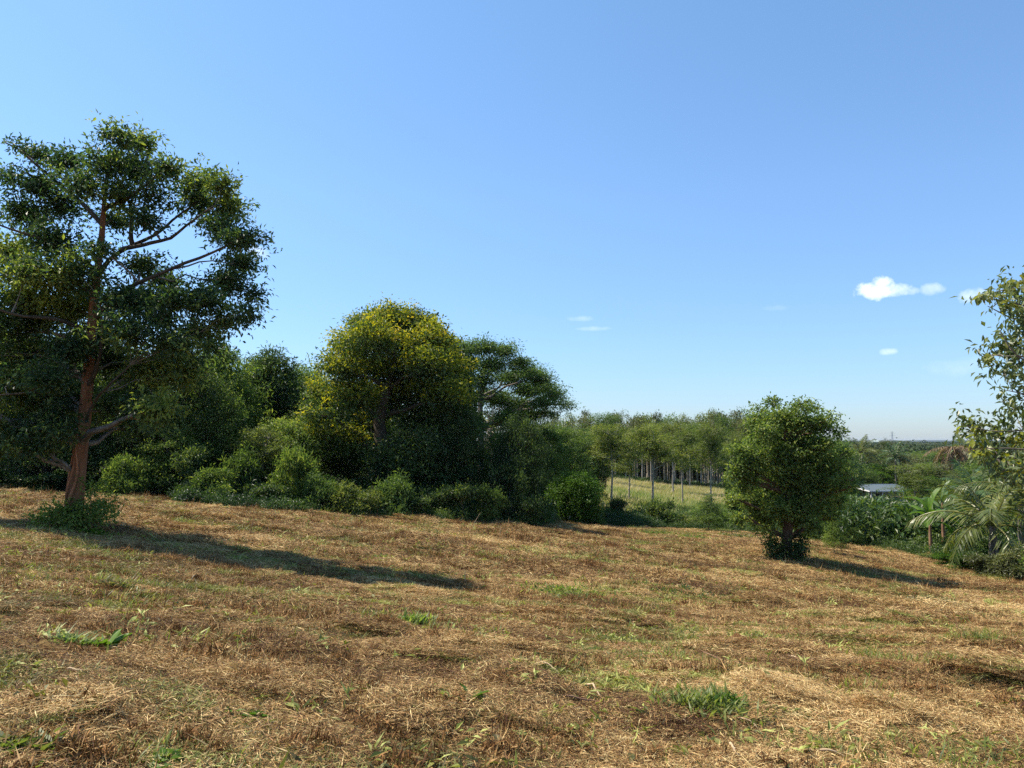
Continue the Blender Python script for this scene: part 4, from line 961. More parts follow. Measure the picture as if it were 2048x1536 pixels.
# far buildings and pylons
def far_box(px, py0, py1, d, wpx, dep, label, mw, mr, name):
    a = at(px, py1, d); top = at(px, py0, d)[2]; z0 = h1(a[0], a[1]); w = wpx / F * d
    e = empty(name, (a[0], a[1], z0)); tag(e, label, 'building'); h = top - z0
    mb = MB(); mb.box((-w / 2, -dep / 2, -1), (w / 2, dep / 2, h * .82)); obj('wall', mb.mesh(name + '_wall', False), e, mw)
    mb = MB(); mb.add([(-w * .52, -dep * .55, h * .8), (w * .52, -dep * .55, h * .8), (w * .52, dep * .55, h * .8), (-w * .52, dep * .55, h * .8), (-w * .5, 0, h), (w * .5, 0, h)], [(0, 1, 5, 4), (2, 3, 4, 5), (0, 4, 3, 3), (1, 2, 5, 5), (0, 3, 2, 1)]); obj('roof', mb.mesh(name + '_roof', False), e, mr)
    mb = MB()
    for q in range(5):
        xx = -w * .4 + w * .2 * q; mb.box((xx - w * .05, -dep / 2 - .06, h * .35), (xx + w * .05, -dep / 2 - .003, h * .6))
    obj('window_band', mb.mesh(name + '_win', False), e, M_DARKGL)
far_box(1750, 880, 888, 1500, 12, 12, 'tiny pale building on the horizon left of the first pylon', M_WALL, M_WALL, 'white_building')
far_box(1862, 880, 886, 1700, 60, 40, 'long low grey warehouse on the horizon between the two pylons', M_ROOF, M_ROOF, 'warehouse')
M_STEEL = plain('pylon_steel', (.25, .27, .3), .5, .5)
def pylon(px, top, d, label):
    a = at(px, top, d); z0 = h1(a[0], a[1]); h = a[2] - z0
    e = empty('power_pylon', (a[0], a[1], z0)); tag(e, label, 'pylon')
    mb = MB(); b_ = h * .09
    for sx in (-1, 1):
        for sy in (-1, 1): mb.tube([(sx * b_, sy * b_, -.5), (sx * b_ * .25, sy * b_ * .25, h * .7), (0, 0, h)], [.22, .18, .12], 4)
    for q in range(9):
        f0, f1 = q / 9 * .95, (q + 1) / 9 * .95
        for sx in (-1, 1): mb.tube([(sx * b_ * (1 - f0), -b_ * (1 - f0), h * f0), (-sx * b_ * (1 - f1), -b_ * (1 - f1), h * f1)], [.1, .1], 3)
    obj('tower', mb.mesh('pylon_tower', False), e, M_STEEL)
    for f, w in ((.74, .17), (.84, .14), (.93, .1)):
        mb = MB(); mb.tube([(-h * w, 0, h * f), (0, 0, h * (f + .02)), (h * w, 0, h * f)], [.12, .2, .12], 4); obj('crossarm', mb.mesh('pylon_arm', False), e, M_STEEL)
pylon(1784, 862, 1400, 'lattice power pylon on the horizon above the grey-roofed house')
pylon(1906, 868, 1600, 'second smaller lattice pylon on the horizon left of the yellow-leaved branch')

# ------------------------------------------------------------------ fence posts
for (px, d, top, lb) in ((1091, 37.6, 1022, 'leaning pale fence post at the field corner by the dark bush'), (1138, 38.6, 1027, 'short pale fence post in front of the round bright bush'), (1188, 39.5, 1040, 'stub of a pale post right of the round bright bush')):
    p_ = at(px, 1040, d); z0 = h1(p_[0], p_[1]); zt = at(px, top, d)[2]
    mb = MB(); h = zt - z0; mb.tube([(0, 0, -.2), (0, 0, h * .5), (.03, 0, h - .02), (.03, 0, h)], [.065, .062, .06, .045], 8, .03)
    o = obj('fence_post', mb.mesh('fence_post'), None, M_CONC); o.location = (p_[0], p_[1], z0); tag(o, lb, 'post')

# ------------------------------------------------------------------ tree reaching in from the right
g = np.random.default_rng(12); DR = 9.0
bR = np.array([.80 * DR, DR + .3, 0]); bR[2] = h1(bR[0], bR[1])
ft = empty('yellowing_tree', bR); tag(ft, 'near tree reaching in from the right edge with pale and yellow leaves', 'tree')
Tk = np.array([bR, bR + (0, 0, 1.2), bR + (.05, 0, 2.2), bR + (0, 0, 3.2), bR + (-.1, 0, 4.2)]) - bR
mb = MB(); mb.tube(Tk, [.16, .13, .11, .08, .05], 10, .03); obj('trunk', mb.mesh('near_trunk'), ft, B_GREY)
brs = [[(2230, 700), (2120, 640), (2050, 610), (1990, 598), (1950, 594)], [(2230, 640), (2120, 570), (2060, 560), (2010, 580), (1965, 590)], [(2240, 760), (2120, 720), (2040, 712), (2000, 712), (1965, 712)], [(2240, 800), (2130, 760), (2060, 730), (2020, 700), (2000, 660)],
       [(2230, 860), (2130, 850), (2050, 860), (1990, 865), (1925, 850)], [(2230, 880), (2130, 900), (2060, 900), (2000, 895), (1940, 900)], [(2240, 930), (2140, 945), (2060, 940), (2000, 925)], [(2240, 820), (2120, 800), (2060, 790), (2010, 780)], [(2100, 640), (2030, 640), (2000, 625), (1975, 612)]]
bp = []
for q, b_ in enumerate(brs):
    dj_ = g.uniform(-.5, .5); P = np.array([at(a, c_, DR + dj_) for a, c_ in b_])
    P = np.concatenate([[bR + np.array([0, 0, max(.8, P[0][2] - bR[2] - .4)])], P]) - bR
    tt = np.linspace(0, len(P) - 1, 14); P = np.stack([np.interp(tt, np.arange(len(P)), P[:, k]) for k in range(3)], 1); P[1:-1] = (P[:-2] + 2 * P[1:-1] + P[2:]) / 4
    mb = MB(); mb.tube(P, np.linspace(.022, .004, 14), 6); obj('limb', mb.mesh('near_limb'), ft, B_GREY); bp.append(P)
nl = [(2020, 575, 24, 16), (1975, 590, 18, 10), (2045, 560, 24, 18), (2050, 610, 30, 26), (2015, 610, 14, 10), (2040, 660, 26, 30), (2010, 690, 20, 22), (1980, 712, 16, 10), (2045, 720, 30, 36), (2010, 745, 24, 20), (2040, 790, 26, 34), (2010, 800, 10, 16), (2050, 830, 24, 20),
      (1935, 850, 20, 22), (1970, 858, 24, 14), (1950, 880, 20, 10), (2000, 865, 20, 12), (2035, 880, 24, 20), (1990, 905, 24, 20), (1960, 900, 14, 12), (2030, 930, 26, 24), (2000, 950, 12, 10), (2050, 960, 20, 20),
      (2100, 600, 60, 60), (2110, 720, 60, 60), (2110, 840, 60, 60), (2110, 940, 50, 50), (2180, 660, 60, 80), (2180, 800, 60, 80)]
lo = []
for (a, c_, r1, r2) in nl:
    dd_ = DR + g.uniform(-.5, .5); p_ = at(a, c_, dd_) - bR; k_ = dd_ / F; lo.append((*p_, r1 * k_, r1 * k_ * 1.5, r2 * k_))
mb = MB(); SP = np.concatenate(bp); branch_out(mb, SP, np.full(len(SP), .012), lo[:23], g, twigs=5, sides=4)
tw = obj('twigs', mb.mesh('near_twigs'), ft, B_GREY); tw['kind'] = 'stuff'
def pale_tint(C, d):  # low branches have turned yellow, the top is grey-green
    return .32 * sstep(2.2, .8, C[:, 2]) - .12
nm_ = foliage('near_leaves', lo, 6200, .085, 31, ratio=.46, cluster=6, shell=.6, droop=.7, up=0, spread=.9, tint=(.45, .17), tint_fn=pale_tint)
nf_ = obj('foliage', nm_, ft, L_PALE); nf_['kind'] = 'stuff'
# leaves that can be picked apart singly on the lowest and the highest branch ends
def one_leaf(name, seed):
    V = []; n = 5; tt = []
    for i_ in range(n + 1):
        f = i_ / n; w = .24 * math.sin(math.pi * (.06 + .94 * f)) ** .8 if i_ < n else .01
        for s_ in (-1, 0, 1): V.append((f, s_ * w, abs(s_) * .06 - .22 * f * f)); tt.append(.5 + .12 * (s_ == 0))
    i_, j_ = np.meshgrid(np.arange(n), np.arange(2), indexing='ij')
    return mesh_np(name, V, np.stack([i_ * 3 + j_, i_ * 3 + j_ + 1, (i_ + 1) * 3 + j_ + 1, (i_ + 1) * 3 + j_], -1).reshape(-1, 4), {'tint': tt}, True)
OL = one_leaf('single_leaf', 1)
for q in range(240):
    l = lo[[0, 1, 2, 4, 6, 7, 13, 14, 15, 16, 17, 18, 19, 20][q % 14]]
    c_ = np.array(l[:3]) + unit(g.normal(0, 1, 3)) * np.array(l[3:6]) * g.uniform(.3, 1.1)
    o = obj('leaf', OL, ft, L_PALE if q % 14 < 6 else (L_GOLD if q % 3 else L_PALE)); o.location = c_; s = g.uniform(.08, .125); o.scale = (s, s, s)
    o.rotation_euler = (g.normal(0, .5), g.uniform(-.2, 1.1), g.uniform(0, 6.28))

# ------------------------------------------------------------------ scatter: one mesh of points that carries its instances
def scatter(name, pts, rot, scl, idx, tone, meshes, mat_, zscl=None):
    coll = bpy.data.collections.new(name + '_pieces')
    for q, me in enumerate(meshes):
        if not me.materials: me.materials.append(mat_ if not isinstance(mat_, list) else mat_[q])
        coll.objects.link(bpy.data.objects.new('%s_%02d' % (name, q), me))
    me = bpy.data.meshes.new(name); me.vertices.add(len(pts)); me.vertices.foreach_set('co', np.asarray(pts, np.float32).ravel())
    a = me.attributes.new('rot', 'FLOAT_VECTOR', 'POINT'); a.data.foreach_set('vector', np.asarray(rot, np.float32).ravel())
    sv = np.stack([scl, scl, scl if zscl is None else zscl], 1)
    a = me.attributes.new('scl', 'FLOAT_VECTOR', 'POINT'); a.data.foreach_set('vector', np.asarray(sv, np.float32).ravel())
    a = me.attributes.new('idx', 'INT', 'POINT'); a.data.foreach_set('value', np.asarray(idx, np.int32))
    a = me.attributes.new('tone', 'FLOAT', 'POINT'); a.data.foreach_set('value', np.asarray(tone, np.float32))
    ng = bpy.data.node_groups.new(name + '_gn', 'GeometryNodeTree')
    ng.interface.new_socket('Geometry', in_out='INPUT', socket_type='NodeSocketGeometry'); ng.interface.new_socket('Geometry', in_out='OUTPUT', socket_type='NodeSocketGeometry')
    gi = ng.nodes.new('NodeGroupInput'); go = ng.nodes.new('NodeGroupOutput'); ip = ng.nodes.new('GeometryNodeInstanceOnPoints')
    ci = ng.nodes.new('GeometryNodeCollectionInfo'); ci.inputs['Collection'].default_value = coll; ci.inputs['Separate Children'].default_value = True; ci.inputs['Reset Children'].default_value = True
    def na(nm, ty):
        n = ng.nodes.new('GeometryNodeInputNamedAttribute'); n.data_type = ty; n.inputs['Name'].default_value = nm; return n.outputs['Attribute']
    L_ = ng.links.new
    L_(gi.outputs[0], ip.inputs['Points']); L_(ci.outputs[0], ip.inputs['Instance']); ip.inputs['Pick Instance'].default_value = True
    L_(na('idx', 'INT'), ip.inputs['Instance Index']); L_(na('scl', 'FLOAT_VECTOR'), ip.inputs['Scale'])
    er = ng.nodes.new('FunctionNodeEulerToRotation'); L_(na('rot', 'FLOAT_VECTOR'), er.inputs[0]); L_(er.outputs[0], ip.inputs['Rotation'])
    L_(ip.outputs[0], go.inputs[0])
    o = bpy.data.objects.new(name, me); COL.objects.link(o); md = o.modifiers.new('scatter', 'NODES'); md.node_group = ng
    return o
def ground_rot(x, y, g):
    e = .25; zx = (G(x + e, y) - G(x - e, y)) / (2 * e); zy = (G(x, y + e) - G(x, y - e)) / (2 * e)
    rz = g.uniform(0, 6.28, len(x))
    nx, ny, nz = -zx, -zy, np.ones_like(zx)
    rot = np.zeros((len(x), 3))
    for i_ in range(len(x)):
        q = Vector((nx[i_], ny[i_], 1)).to_track_quat('Z', 'Y') @ Matrix.Rotation(rz[i_], 3, 'Z').to_quaternion()
        rot[i_] = q.to_euler()
    return rot
def blade_patch(name, n, rad, L0, L1, W0, W1, lift, seed, pitch=.25, tint=(.5, .28), core=1.0):
    g = np.random.default_rng(seed)
    r = rad * np.sqrt(g.random(n)) ** core; a = g.uniform(0, 6.28, n)
    P = np.stack([r * np.cos(a), r * np.sin(a), g.random(n) ** 2 * lift * (1.2 - r / rad)], 1)
    az = g.uniform(0, 6.28, n); el = g.normal(0, pitch, n)
    D = np.stack([np.cos(az) * np.cos(el), np.sin(az) * np.cos(el), np.sin(el)], 1)
    Nn = unit(np.array([0, 0, 1.0]) + g.normal(0, .5, (n, 3))); Ln = g.uniform(L0, L1, n) * g.choice([.5, 1, 1.4], n); Wd = g.uniform(W0, W1, n)
    V, Fq = leaf_quads(P - D * Ln[:, None] / 2, D, Nn, Ln, Wd, .3)
    return mesh_np(name, V, Fq, {'tint': np.repeat(g.normal(tint[0], tint[1], n), 4)})
pm = [blade_patch('straw_a', 1300, .5, .03, .12, .003, .007, .035, 1, tint=(.42, .32)), blade_patch('straw_b', 1300, .5, .03, .11, .003, .007, .03, 2, tint=(.34, .3)), blade_patch('straw_c', 1000, .5, .04, .17, .003, .008, .04, 3, tint=(.55, .3)),
      blade_patch('straw_g', 700, .42, .05, .17, .004, .013, .045, 4, pitch=.4), blade_patch('tangle', 700, .22, .04, .12, .003, .007, .07, 5, pitch=.7, core=1.2)]
pmats = [STRAW, STRAW, STRAW, GREENCUT, ROOTY]
g = np.random.default_rng(202)
def field_points(n, r0, r1, g, amax=44):
    r = np.sqrt(g.uniform(r0 * r0, r1 * r1, n)); a = np.radians(g.uniform(-amax, amax, n)); x = r * np.sin(a); y = r * np.cos(a)
    k = (field_mask(x, y) > .4) & (y > 1)
    return x[k], y[k]
XS, YS, SS = [], [], []
for (n, r0, r1, s) in ((7500, 2.5, 9, .68), (8500, 9, 18, 1.0), (10000, 18, 46, 1.8)):
    x, y = field_points(n, r0, r1, g); XS.append(x); YS.append(y); SS.append(np.full(len(x), s))
x = np.concatenate(XS); y = np.concatenate(YS); s = np.concatenate(SS) * g.uniform(.8, 1.2, len(x))
bare = fbm(x * .55, y * .8, 301, 3); keep = (bare > .40) | (g.random(len(x)) < .35); x, y, s = x[keep], y[keep], s[keep]
m_ = micro(x, y); gn = fbm(x * .7 + 3, y * 1.1, 302, 4)
idx = g.integers(0, 3, len(x)); idx[(gn > .54) & (g.random(len(x)) < .24)] = 3; idx[(m_ > .075) & (g.random(len(x)) < .26)] = 4
qa = x * math.sin(math.radians(14)) + y * math.cos(math.radians(14)); pa = x * math.cos(math.radians(14)) - y * math.sin(math.radians(14))
tone = (fbm(x * .5, y * .5, 303, 3) - .5) * .45 + (fbm(pa * .12, qa * 1.3, 304, 3) - .5) * .7 + g.normal(0, .06, len(x))
bp_ = at(1965, 1188, 22); tone += .45 * np.exp(-((x - bp_[0]) / 1.6) ** 2 - ((y - bp_[1]) / 1.8) ** 2)
z = G(x, y) + .004
so = scatter('straw_litter', np.stack([x, y, z], 1), ground_rot(x, y, g), s, idx, tone, pm, pmats); tag(so, 'dry mown straw and torn roots strewn over the whole field', 'straw', kind='stuff')
# small torn clods and knots of cuttings that stand proud of the mat
cm_ = [blade_patch('clod_a', 190, .075, .03, .10, .003, .007, .055, 21, pitch=.9, tint=(.36, .3)), blade_patch('clod_b', 150, .06, .03, .08, .003, .008, .05, 22, pitch=1.0, tint=(.3, .3)), blade_patch('clod_c', 120, .09, .04, .14, .004, .009, .05, 23, pitch=.8, tint=(.5, .3))]
x, y = field_points(90000, 2.8, 34, g, 40); qa = x * math.sin(math.radians(14)) + y * math.cos(math.radians(14)); pa = x * math.cos(math.radians(14)) - y * math.sin(math.radians(14))
dr = fbm(pa * .7, qa * 2.2, 330, 4) + .10 * g.random(len(x)); kp = (dr > .61) & (g.random(len(x)) < np.clip(9 / y, .25, 1)); x, y = x[kp][:11000], y[kp][:11000]
co_ = scatter('torn_clods', np.stack([x, y, G(x, y) - .004], 1), ground_rot(x, y, g), g.uniform(.7, 1.7, len(x)) * (1 + .9 * sstep(8, 26, y)), g.integers(0, 3, len(x)), g.normal(-.03, .12, len(x)), cm_, [ROOTY, ROOTY, STRAW])
tag(co_, 'small torn clods and knots of cuttings standing out of the straw', 'clods', kind='stuff')
# standing green regrowth tufts in drifts
def tuft(name, n, L0, L1, W, seed, spread=.12, lean=.5):
    g = np.random.default_rng(seed); a = g.uniform(0, 6.28, n); P = np.stack([g.normal(0, spread, n), g.normal(0, spread, n), np.zeros(n)], 1)
    D = unit(np.stack([np.cos(a) * lean, np.sin(a) * lean, g.uniform(.3, 1, n)], 1)); Nn = unit(np.stack([-np.cos(a), -np.sin(a), np.full(n, .4)], 1))
    V, Fq = leaf_quads(P, D, Nn, g.uniform(L0, L1, n), np.full(n, W) * g.uniform(.7, 1.3, n), .2)
    return mesh_np(name, V, Fq, {'tint': np.repeat(g.normal(.6, .2, n), 4)})
tm = [tuft('tuft_a', 40, .05, .16, .010, 1), tuft('tuft_b', 26, .04, .10, .022, 2, lean=.8), tuft('tuft_c', 50, .08, .2, .008, 3)]
x, y = field_points(60000, 3, 44, g); dr = fbm(x * .8, y * 1.5, 305, 4) + .12 * (fbm(x * .2, y * .2, 306, 2) - .5); kp = (dr > .63) & (g.random(len(x)) < .5); x, y = x[kp][:5500], y[kp][:5500]
tg_ = scatter('green_regrowth', np.stack([x, y, G(x, y)], 1), ground_rot(x, y, g), g.uniform(.5, 1.1, len(x)) * (1 + .5 * sstep(10, 40, y)), g.integers(0, 3, len(x)), g.normal(0, .1, len(x)), tm, L_LIGHT)
tag(tg_, 'scattered low green regrowth between the dry cuttings', 'grass', kind='stuff')
# torn leaf scraps lying among the straw
LS = [one_leaf('leaf_scrap_a', 5), blade_patch('leaf_scrap_b', 14, .12, .04, .09, .012, .026, .03, 9, pitch=.5, tint=(.6, .3))]
x, y = field_points(40000, 3, 30, g); dr = fbm(x * 1.1, y * 1.7, 315, 4) + .1 * g.random(len(x)); kp = dr > .585; x, y = x[kp][:9000], y[kp][:9000]
ii = g.integers(0, 2, len(x)); rt_ = ground_rot(x, y, g); rt_[:, :2] += g.normal(0, .35, (len(x), 2))
ls_ = scatter('leaf_scraps', np.stack([x, y, G(x, y) + .03], 1), rt_, np.where(ii == 0, g.uniform(.04, .09, len(x)), g.uniform(.7, 1.3, len(x))) * (1 + .5 * sstep(8, 25, y)), ii, g.normal(.05, .2, len(x)), LS, GREENCUT)
tag(ls_, 'torn green leaf scraps strewn among the straw', 'leaves', kind='stuff')
# meadow grass
mg = [tuft('meadow_a', 90, .5, 1.0, .07, 11, .8, .25), tuft('meadow_b', 90, .4, .8, .09, 12, .8, .4)]
n = 9000; d_ = g.uniform(46, 128, n); u_ = g.uniform(.03, .40, n); x = u_ * d_; y = d_
x2 = g.uniform(.46, .62, 1500) * (yy := g.uniform(62, 104, 1500)); x = np.concatenate([x, x2]); y = np.concatenate([y, yy])
pink = fbm(x * .07, y * .035, 307, 3)
ms_ = scatter('meadow_grass', np.stack([x, y, H(x, y)], 1), np.stack([0 * x, 0 * x, g.uniform(0, 6.28, len(x))], 1), g.uniform(.6, 1.1, len(x)), g.integers(0, 2, len(x)), (pink - .5) * 2.2 - .12 + .2 * (y < 70) * -1, mg, MEADOW)
tag(ms_, 'tall pale grass covering the open meadow before the plantation', 'grass', kind='stuff')
# undergrowth along the foot of the tree line and down the right bank
ug = [foliage('under_%d' % k, [(0, 0, .25, .5, .5, .3), (.3, .2, .3, .3, .3, .3), (-.3, .1, .2, .35, .3, .25)], 700, .13, 400 + k, cluster=7, ratio=(.45, .25)[k % 2], up=.8, bump=.4) for k in range(3)]
n = 3600; u_ = g.uniform(-.95, .95, n); off = g.uniform(-.3, 9, n) ** 1; dd_ = np.interp(u_, EDGE_U, EDGE_D) + off; x = u_ * dd_; y = dd_
kp = ~((u_ > .05) & (u_ < .42) & (off > 4)) & ~((u_ < -.42) & (off < 3.5)); x, y, off, u_ = x[kp], y[kp], off[kp], u_[kp]
n2 = 900; ua = g.uniform(.06, .36, n2); da = 127 + 22 * g.random(n2) ** 1.6; x = np.concatenate([x, ua * da]); y = np.concatenate([y, da]); off = np.concatenate([off, np.full(n2, 6.0)]); u_ = np.concatenate([u_, ua])
uo = scatter('undergrowth', np.stack([x, y, H(x, y) - .05], 1), np.stack([0 * x, 0 * x, g.uniform(0, 6.28, len(x))], 1), g.uniform(.5, 1.3, len(x)) * np.clip(.5 + off * .2, .5, 1.2) * np.where(u_ < -.5, .6, 1), g.integers(0, 3, len(x)), g.normal(-.05, .12, len(x)) + .15 * (u_ > .4) - .25 * (u_ < -.3), ug,  # tone drops on the left: shade below the woods put into the colour
             leaf_mat('leaf_undergrowth', [(0, (.02, .045, .014)), (.5, (.05, .10, .025)), (1, (.14, .19, .04))], trans=.4, inst=True))
tag(uo, 'tangled low undergrowth along the edges of the mown field', 'undergrowth', kind='stuff')
# valley floor scrub
n = 4200; d_ = np.exp(g.uniform(math.log(38), math.log(320), n)); u_ = g.uniform(.38, .95, n); x = u_ * d_; y = d_
kp = ~((u_ > .42) & (u_ < .60) & (d_ > 58) & (d_ < 150)); x, y = x[kp], y[kp]
vo = scatter('valley_scrub', np.stack([x, y, H(x, y)], 1), np.stack([0 * x, 0 * x, g.uniform(0, 6.28, len(x))], 1), g.uniform(1.2, 3, len(x)) * (1 + .6 * sstep(60, 250, y)), g.integers(0, 3, len(x)), g.normal(.05, .15, len(x)), [m.copy() for m in ug], uo.modifiers[0].node_group.nodes and ug[0].materials[0])
tag(vo, 'thick green scrub on the valley floor below the trees', 'scrub', kind='stuff')
# woods out to the horizon
fm_ = [foliage('far_crown_%d' % k, dome_lobes(7, .15, .9, 1.2, np.random.default_rng(500 + k), size=.34), 420, .13, 500 + k, cluster=6, bump=.3, ratio=.7) for k in range(4)]
n = 15000; d_ = np.exp(g.uniform(math.log(290), math.log(8000), n)); u_ = np.where(g.random(n) < .55, g.uniform(.36, .85, n), g.uniform(-1.0, 1.0, n)); x = u_ * d_; y = d_
sc_ = np.clip(d_ * .02, 8, 60) * g.uniform(.7, 1.3, n); zs_ = np.clip(g.uniform(7, 11, n) * (1 + .3 * (fbm(x * .003, y * .003, 310, 3) - .5) * 2), 5, 16)
kp = vn(x * .004, y * .002, 311) > .18
x, y, sc_, zs_, d_ = x[kp], y[kp], sc_[kp], zs_[kp], d_[kp]
fo = scatter('distant_woods', np.stack([x, y, H(x, y)], 1), np.stack([0 * x, 0 * x, g.uniform(0, 6.28, len(x))], 1), sc_, g.integers(0, 4, len(x)), g.normal(0, .16, len(x)), fm_, L_FAR, zscl=zs_)
tag(fo, 'continuous woods covering the plain out to the horizon', 'woods', kind='stuff')

# ------------------------------------------------------------------ single things lying on the field
def stick(a, b_, r, label, m_, lift=.02, arch=.03, name='cut_stem'):
    A = np.array(a); B = np.array(b_); n = 10; tt = np.linspace(0, 1, n)[:, None]; P = A * (1 - tt) + B * tt
    L = np.linalg.norm(B - A); P[:, :2] += np.cumsum(R.normal(0, L * .012, (n, 2)), 0)
    P[:, 2] = G(P[:, 0], P[:, 1]) + lift + arch * np.sin(np.linspace(0, math.pi, n))
    c_ = P[0].copy(); mb = MB(); mb.tube(P - c_, np.linspace(r, r * .55, n), 6, .06)
    o = obj(name, mb.mesh(name), None, m_); o.location = c_; tag(o, label, 'stick')
def gp(px, py):
    """where the sight line through a spot meets the ground"""
    v = pixdir(px, py); lo_, hi_ = 2.0, 60.0; ds = np.linspace(2, 60, 900); k = ds / v[1]
    z = v[2] * k + EYE; gz_ = G(v[0] * k, ds); i_ = np.argmax(z < gz_)
    return v[0] * k[i_], ds[i_]
for (x0, y0, x1, y1, r, lb, m_) in (
    (1450, 1449, 1520, 1470, .008, 'straight pale cut stem below the big green clump', B_STICK), (1640, 1515, 1700, 1540, .008, 'pale stem running out of the bottom edge', B_STICK), (1085, 1398, 1212, 1414, .009, 'long curved brown stem lying left of the big green clump', B_STICKD),
    (1365, 1290, 1480, 1345, .009, 'long thin reddish stem lying right of centre', B_STICKD), (1575, 1317, 1628, 1330, .009, 'short tan stem on the rows of cuttings at right', B_STICK), (1070, 1340, 1120, 1360, .008, 'pale split stem right of the central root heap', B_STICK),
    (1172, 1380, 1208, 1410, .008, 'pale stem with a frayed tip above the curved brown stem', B_STICK), (110, 1125, 150, 1128, .012, 'pale straight stem on the field below the leaning trunk', B_STICK), (735, 1148, 775, 1150, .012, 'thin pale stem at the lower edge of the tree shadow', B_STICK),
    (340, 1232, 400, 1226, .008, 'reddish stem lying flat in the left middle of the field', B_STICKD), (130, 1350, 175, 1362, .008, 'tan stem on the bare strip at lower left', B_STICK), (100, 1490, 140, 1480, .008, 'bent pale stem at the bottom left corner', B_STICK),
    (1350, 1455, 1395, 1475, .007, 'thin tan straw under the big green clump', B_STICK), (1460, 1505, 1475, 1530, .010, 'short white stem near the bottom right of centre', B_STICK), (830, 1205, 875, 1236, .009, 'dark twig lying in the middle of the field', B_STICKD),
    (380, 1168, 390, 1160, .010, 'stubby pale stem end above the left root heaps', B_STICK), (1540, 1180, 1600, 1200, .010, 'thin pale stem beyond the rows of cuttings', B_STICKD), (1900, 1262, 1960, 1268, .009, 'pale stem among the cuttings at the right edge', B_STICK)):
    a, b_ = gp(x0, y0), gp(x1, min(y1, 1536)); stick((a[0], a[1], 0), (b_[0], b_[1], 0), r, lb, m_)
for (px, py, dx, h, lb) in ((945, 1058, .35, .55, 'leaning bare stub standing in the shade by the tree line'), (233, 1030, .5, .35, 'slanting broken stalk right of the leaning trunk'), (263, 1028, -.2, .35, 'short upright broken stalk right of the slanting stalk'), (1310, 1115, -.1, .35, 'thin upright stubble stalk in the middle distance'),
                            (1360, 1165, .45, .5, 'bent stalk with a leafy tip in the middle of the field'), (1000, 1072, .05, .35, 'pale upright stub in the sun below the tree line'), (930, 1168, 0, .25, 'short pale upright stub at the tip of the tree shadow'), (1635, 1212, -.15, .3, 'dark slanting stalk beyond the rows of cuttings'), (500, 1075, .1, .4, 'thin dry stalk standing in the tree shadow')):
    x_, y_ = gp(px, py); z_ = g1(x_, y_); mb = MB(); mb.tube([(0, 0, -.03), (dx * .4 * h, 0, h * .4), (dx * h * 1.4, .02, h)], [.012, .01, .005], 6, .05)
    o = obj('dry_stalk', mb.mesh('dry_stalk'), None, B_STICK if 'pale' in lb or 'leaning' in lb else B_STICKD); o.location = (x_, y_, z_); tag(o, lb, 'stalk')
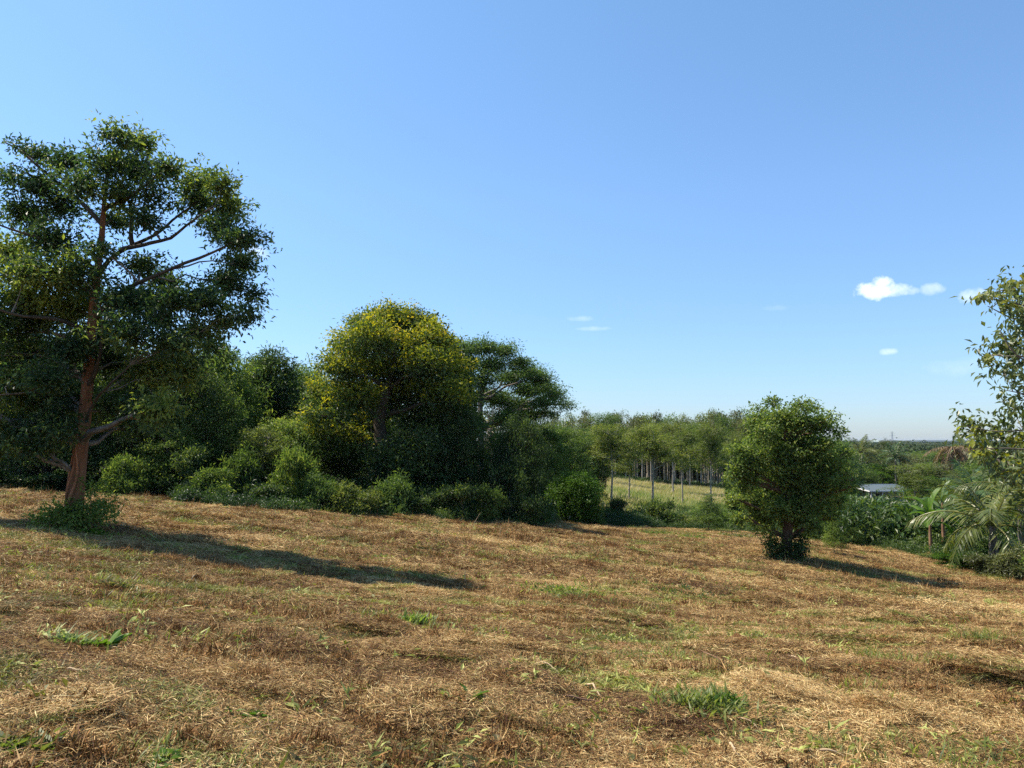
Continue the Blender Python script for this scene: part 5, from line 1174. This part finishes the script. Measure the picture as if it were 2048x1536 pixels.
# green clumps: (px, py, half-width px, number of leaves, leaf length, ratio, height)
for (px, py, hw, n, L, ra, ht, lb, m_) in (
    (1400, 1420, 90, 700, .12, .12, .14, 'largest clump of uncut green grass in the right foreground', L_LIGHT), (1450, 1425, 40, 110, .065, .6, .13, 'broad-leaved green vine sprig at the right of the big grass clump', L_BRIGHT), (1590, 1435, 45, 160, .06, .5, .04, 'flattened yellow-green leaves right of the vine sprig', L_LIGHT),
    (500, 1442, 34, 90, .075, .35, .03, 'bright green cut sprig lying at the bottom left', L_BRIGHT), (950, 1424, 14, 7, .14, .75, .10, 'single bold dark green leaf sprig in the bottom centre', L_BRIGHT), (1850, 1208, 38, 900, .09, .3, .30, 'low dark green scrub clump alone on the right of the field', L_OLIVE),
    (192, 1069, 30, 130, .12, .35, .10, 'bright green weed tuft on the ground right below the leaning trunk', L_BRIGHT), (1120, 1190, 85, 700, .11, .25, .16, 'long low strip of green weeds across the centre of the field', L_MID), (1375, 1188, 70, 500, .10, .25, .18, 'dark green weed strip on a low ridge right of centre', L_DARK),
    (830, 1256, 34, 200, .16, .1, .12, 'fan of long green grass blades left of centre', L_MID), (240, 1180, 45, 260, .10, .2, .10, 'low olive grass mat in the left middle of the field', L_OLIVE), (220, 1302, 12, 9, .13, .45, .10, 'small upright broad-leaved plant at lower left', L_BRIGHT), (150, 1300, 45, 160, .15, .1, .08, 'green grass blades around the lower left root heap', L_MID),
    (1560, 1478, 40, 170, .06, .55, .04, 'pale green leaf litter near the bottom right', L_LIGHT), (1780, 1235, 30, 80, .08, .35, .06, 'bright green sprig left of the low scrub clump', L_BRIGHT), (1795, 1250, 22, 70, .09, .2, .10, 'green tuft just below the bright sprig on the right', L_BRIGHT), (1920, 1238, 34, 70, .09, .3, .04, 'bright green weeds right of the low scrub clump', L_BRIGHT),
    (955, 1128, 16, 60, .10, .35, .06, 'small yellow-green weed in the sun beyond the tree shadow', L_LIGHT), (1052, 1126, 18, 80, .10, .3, .08, 'small dark green weed right of the yellow-green one', L_MID), (940, 1165, 16, 50, .10, .3, .07, 'green weed at the tip of the long tree shadow', L_BRIGHT), (760, 1118, 24, 100, .11, .3, .07, 'shaded green weed patch inside the tree shadow', L_MID),
    (1310, 1070, 34, 260, .12, .25, .25, 'yellow-green weeds on the sunny far end of the field', L_LIGHT), (1385, 1078, 30, 200, .12, .25, .14, 'green weeds left of the tiered sapling foot', L_MID), (1475, 1075, 34, 260, .12, .25, .2, 'olive weeds between the tiered sapling and the lone tree', L_OLIVE), (1495, 1130, 30, 150, .10, .25, .08, 'low olive weeds left of the lone field tree foot', L_OLIVE),
    (320, 1525, 34, 60, .07, .5, .04, 'green leaf scraps at the bottom left edge', L_BRIGHT), (40, 1520, 60, 220, .09, .3, .07, 'pale green grass in the bottom left corner', L_LIGHT), (1950, 1500, 40, 90, .07, .4, .04, 'green leaf scraps near the bottom right corner', L_LIGHT), (1690, 1060, 26, 140, .12, .3, .2, 'weeds behind the thin young sapling', L_LIGHT), (1170, 1305, 34, 140, .07, .3, .05, 'low green patch in the centre foreground', L_MID), (480, 1118, 20, 70, .1, .3, .06, 'small green weed patch below the tree shadow', L_MID)):
    x_, y_ = gp(px, min(py, 1534)); z_ = g1(x_, y_); w = hw / F * y_; g = np.random.default_rng(px)
    xo = g.normal(0, w * .5, n); yo = g.normal(0, max(w * .35, .05), n) * (1.6 if hw > 60 else 1)
    P = np.stack([xo, yo, G(x_ + xo, y_ + yo) - z_ + g.random(n) * ht * .45], 1); a = g.uniform(0, 6.28, n); up = g.uniform(.1, 1.2, n) * min(1.6, ht / .08)
    D = unit(np.stack([np.cos(a), np.sin(a), up], 1)); Nn = unit(np.stack([-np.cos(a) * .4, -np.sin(a) * .4, np.ones(n)], 1) + g.normal(0, .3, (n, 3)))
    if n < 12:
        e_ = empty('leafy_plant', (x_, y_, z_)); tag(e_, lb, 'plant')
        for q in range(n):
            o = obj('leaf', OL, e_, m_); o.location = P[q] * (.4, .4, 1); sl = L * g.uniform(.8, 1.2); o.scale = (sl, sl * (1.4 if ra > .6 else 1), sl); o.rotation_euler = (g.normal(0, .3), -g.uniform(.1, 1.0), g.uniform(0, 6.28))
        continue
    sc = max(1, y_ / 14); V, Fq = leaf_quads(P, D, Nn, g.uniform(.6, 1.2, n) * L * sc ** .4, L * ra * sc ** .5 * g.uniform(.7, 1.2, n), .2)
    o = obj('green_tuft', mesh_np('green_tuft', V, Fq, {'tint': np.repeat(g.normal(.6, .22, n), 4)}), None, m_); o.location = (x_, y_, z_); tag(o, lb, 'plant')

# remove library roots that were never placed
for k, (root, h, w, used) in LIB.items():
    if not used:
        for ch in CHK[k]: bpy.data.objects.remove(ch)
        bpy.data.objects.remove(root)

# ------------------------------------------------------------------ haze over the plain
hm, t = mat('haze_air')
pvn = N(t, 'ShaderNodeVolumePrincipled'); pvn.inputs['Color'].default_value = (.80, .88, 1.0, 1); pvn.inputs['Density'].default_value = 0.5e-4; pvn.inputs['Anisotropy'].default_value = .3
o = N(t, 'ShaderNodeOutputMaterial'); t.links.new(pvn.outputs[0], o.inputs['Volume'])
zlo = float(V[:, 2].min()) if False else -20.0
mb = MB(); mb.box((-9800, -9800, -20), (9800, 9800, 14)); hz_o = obj('haze', mb.mesh('haze', False), None, hm); tag(hz_o, kind='stuff')
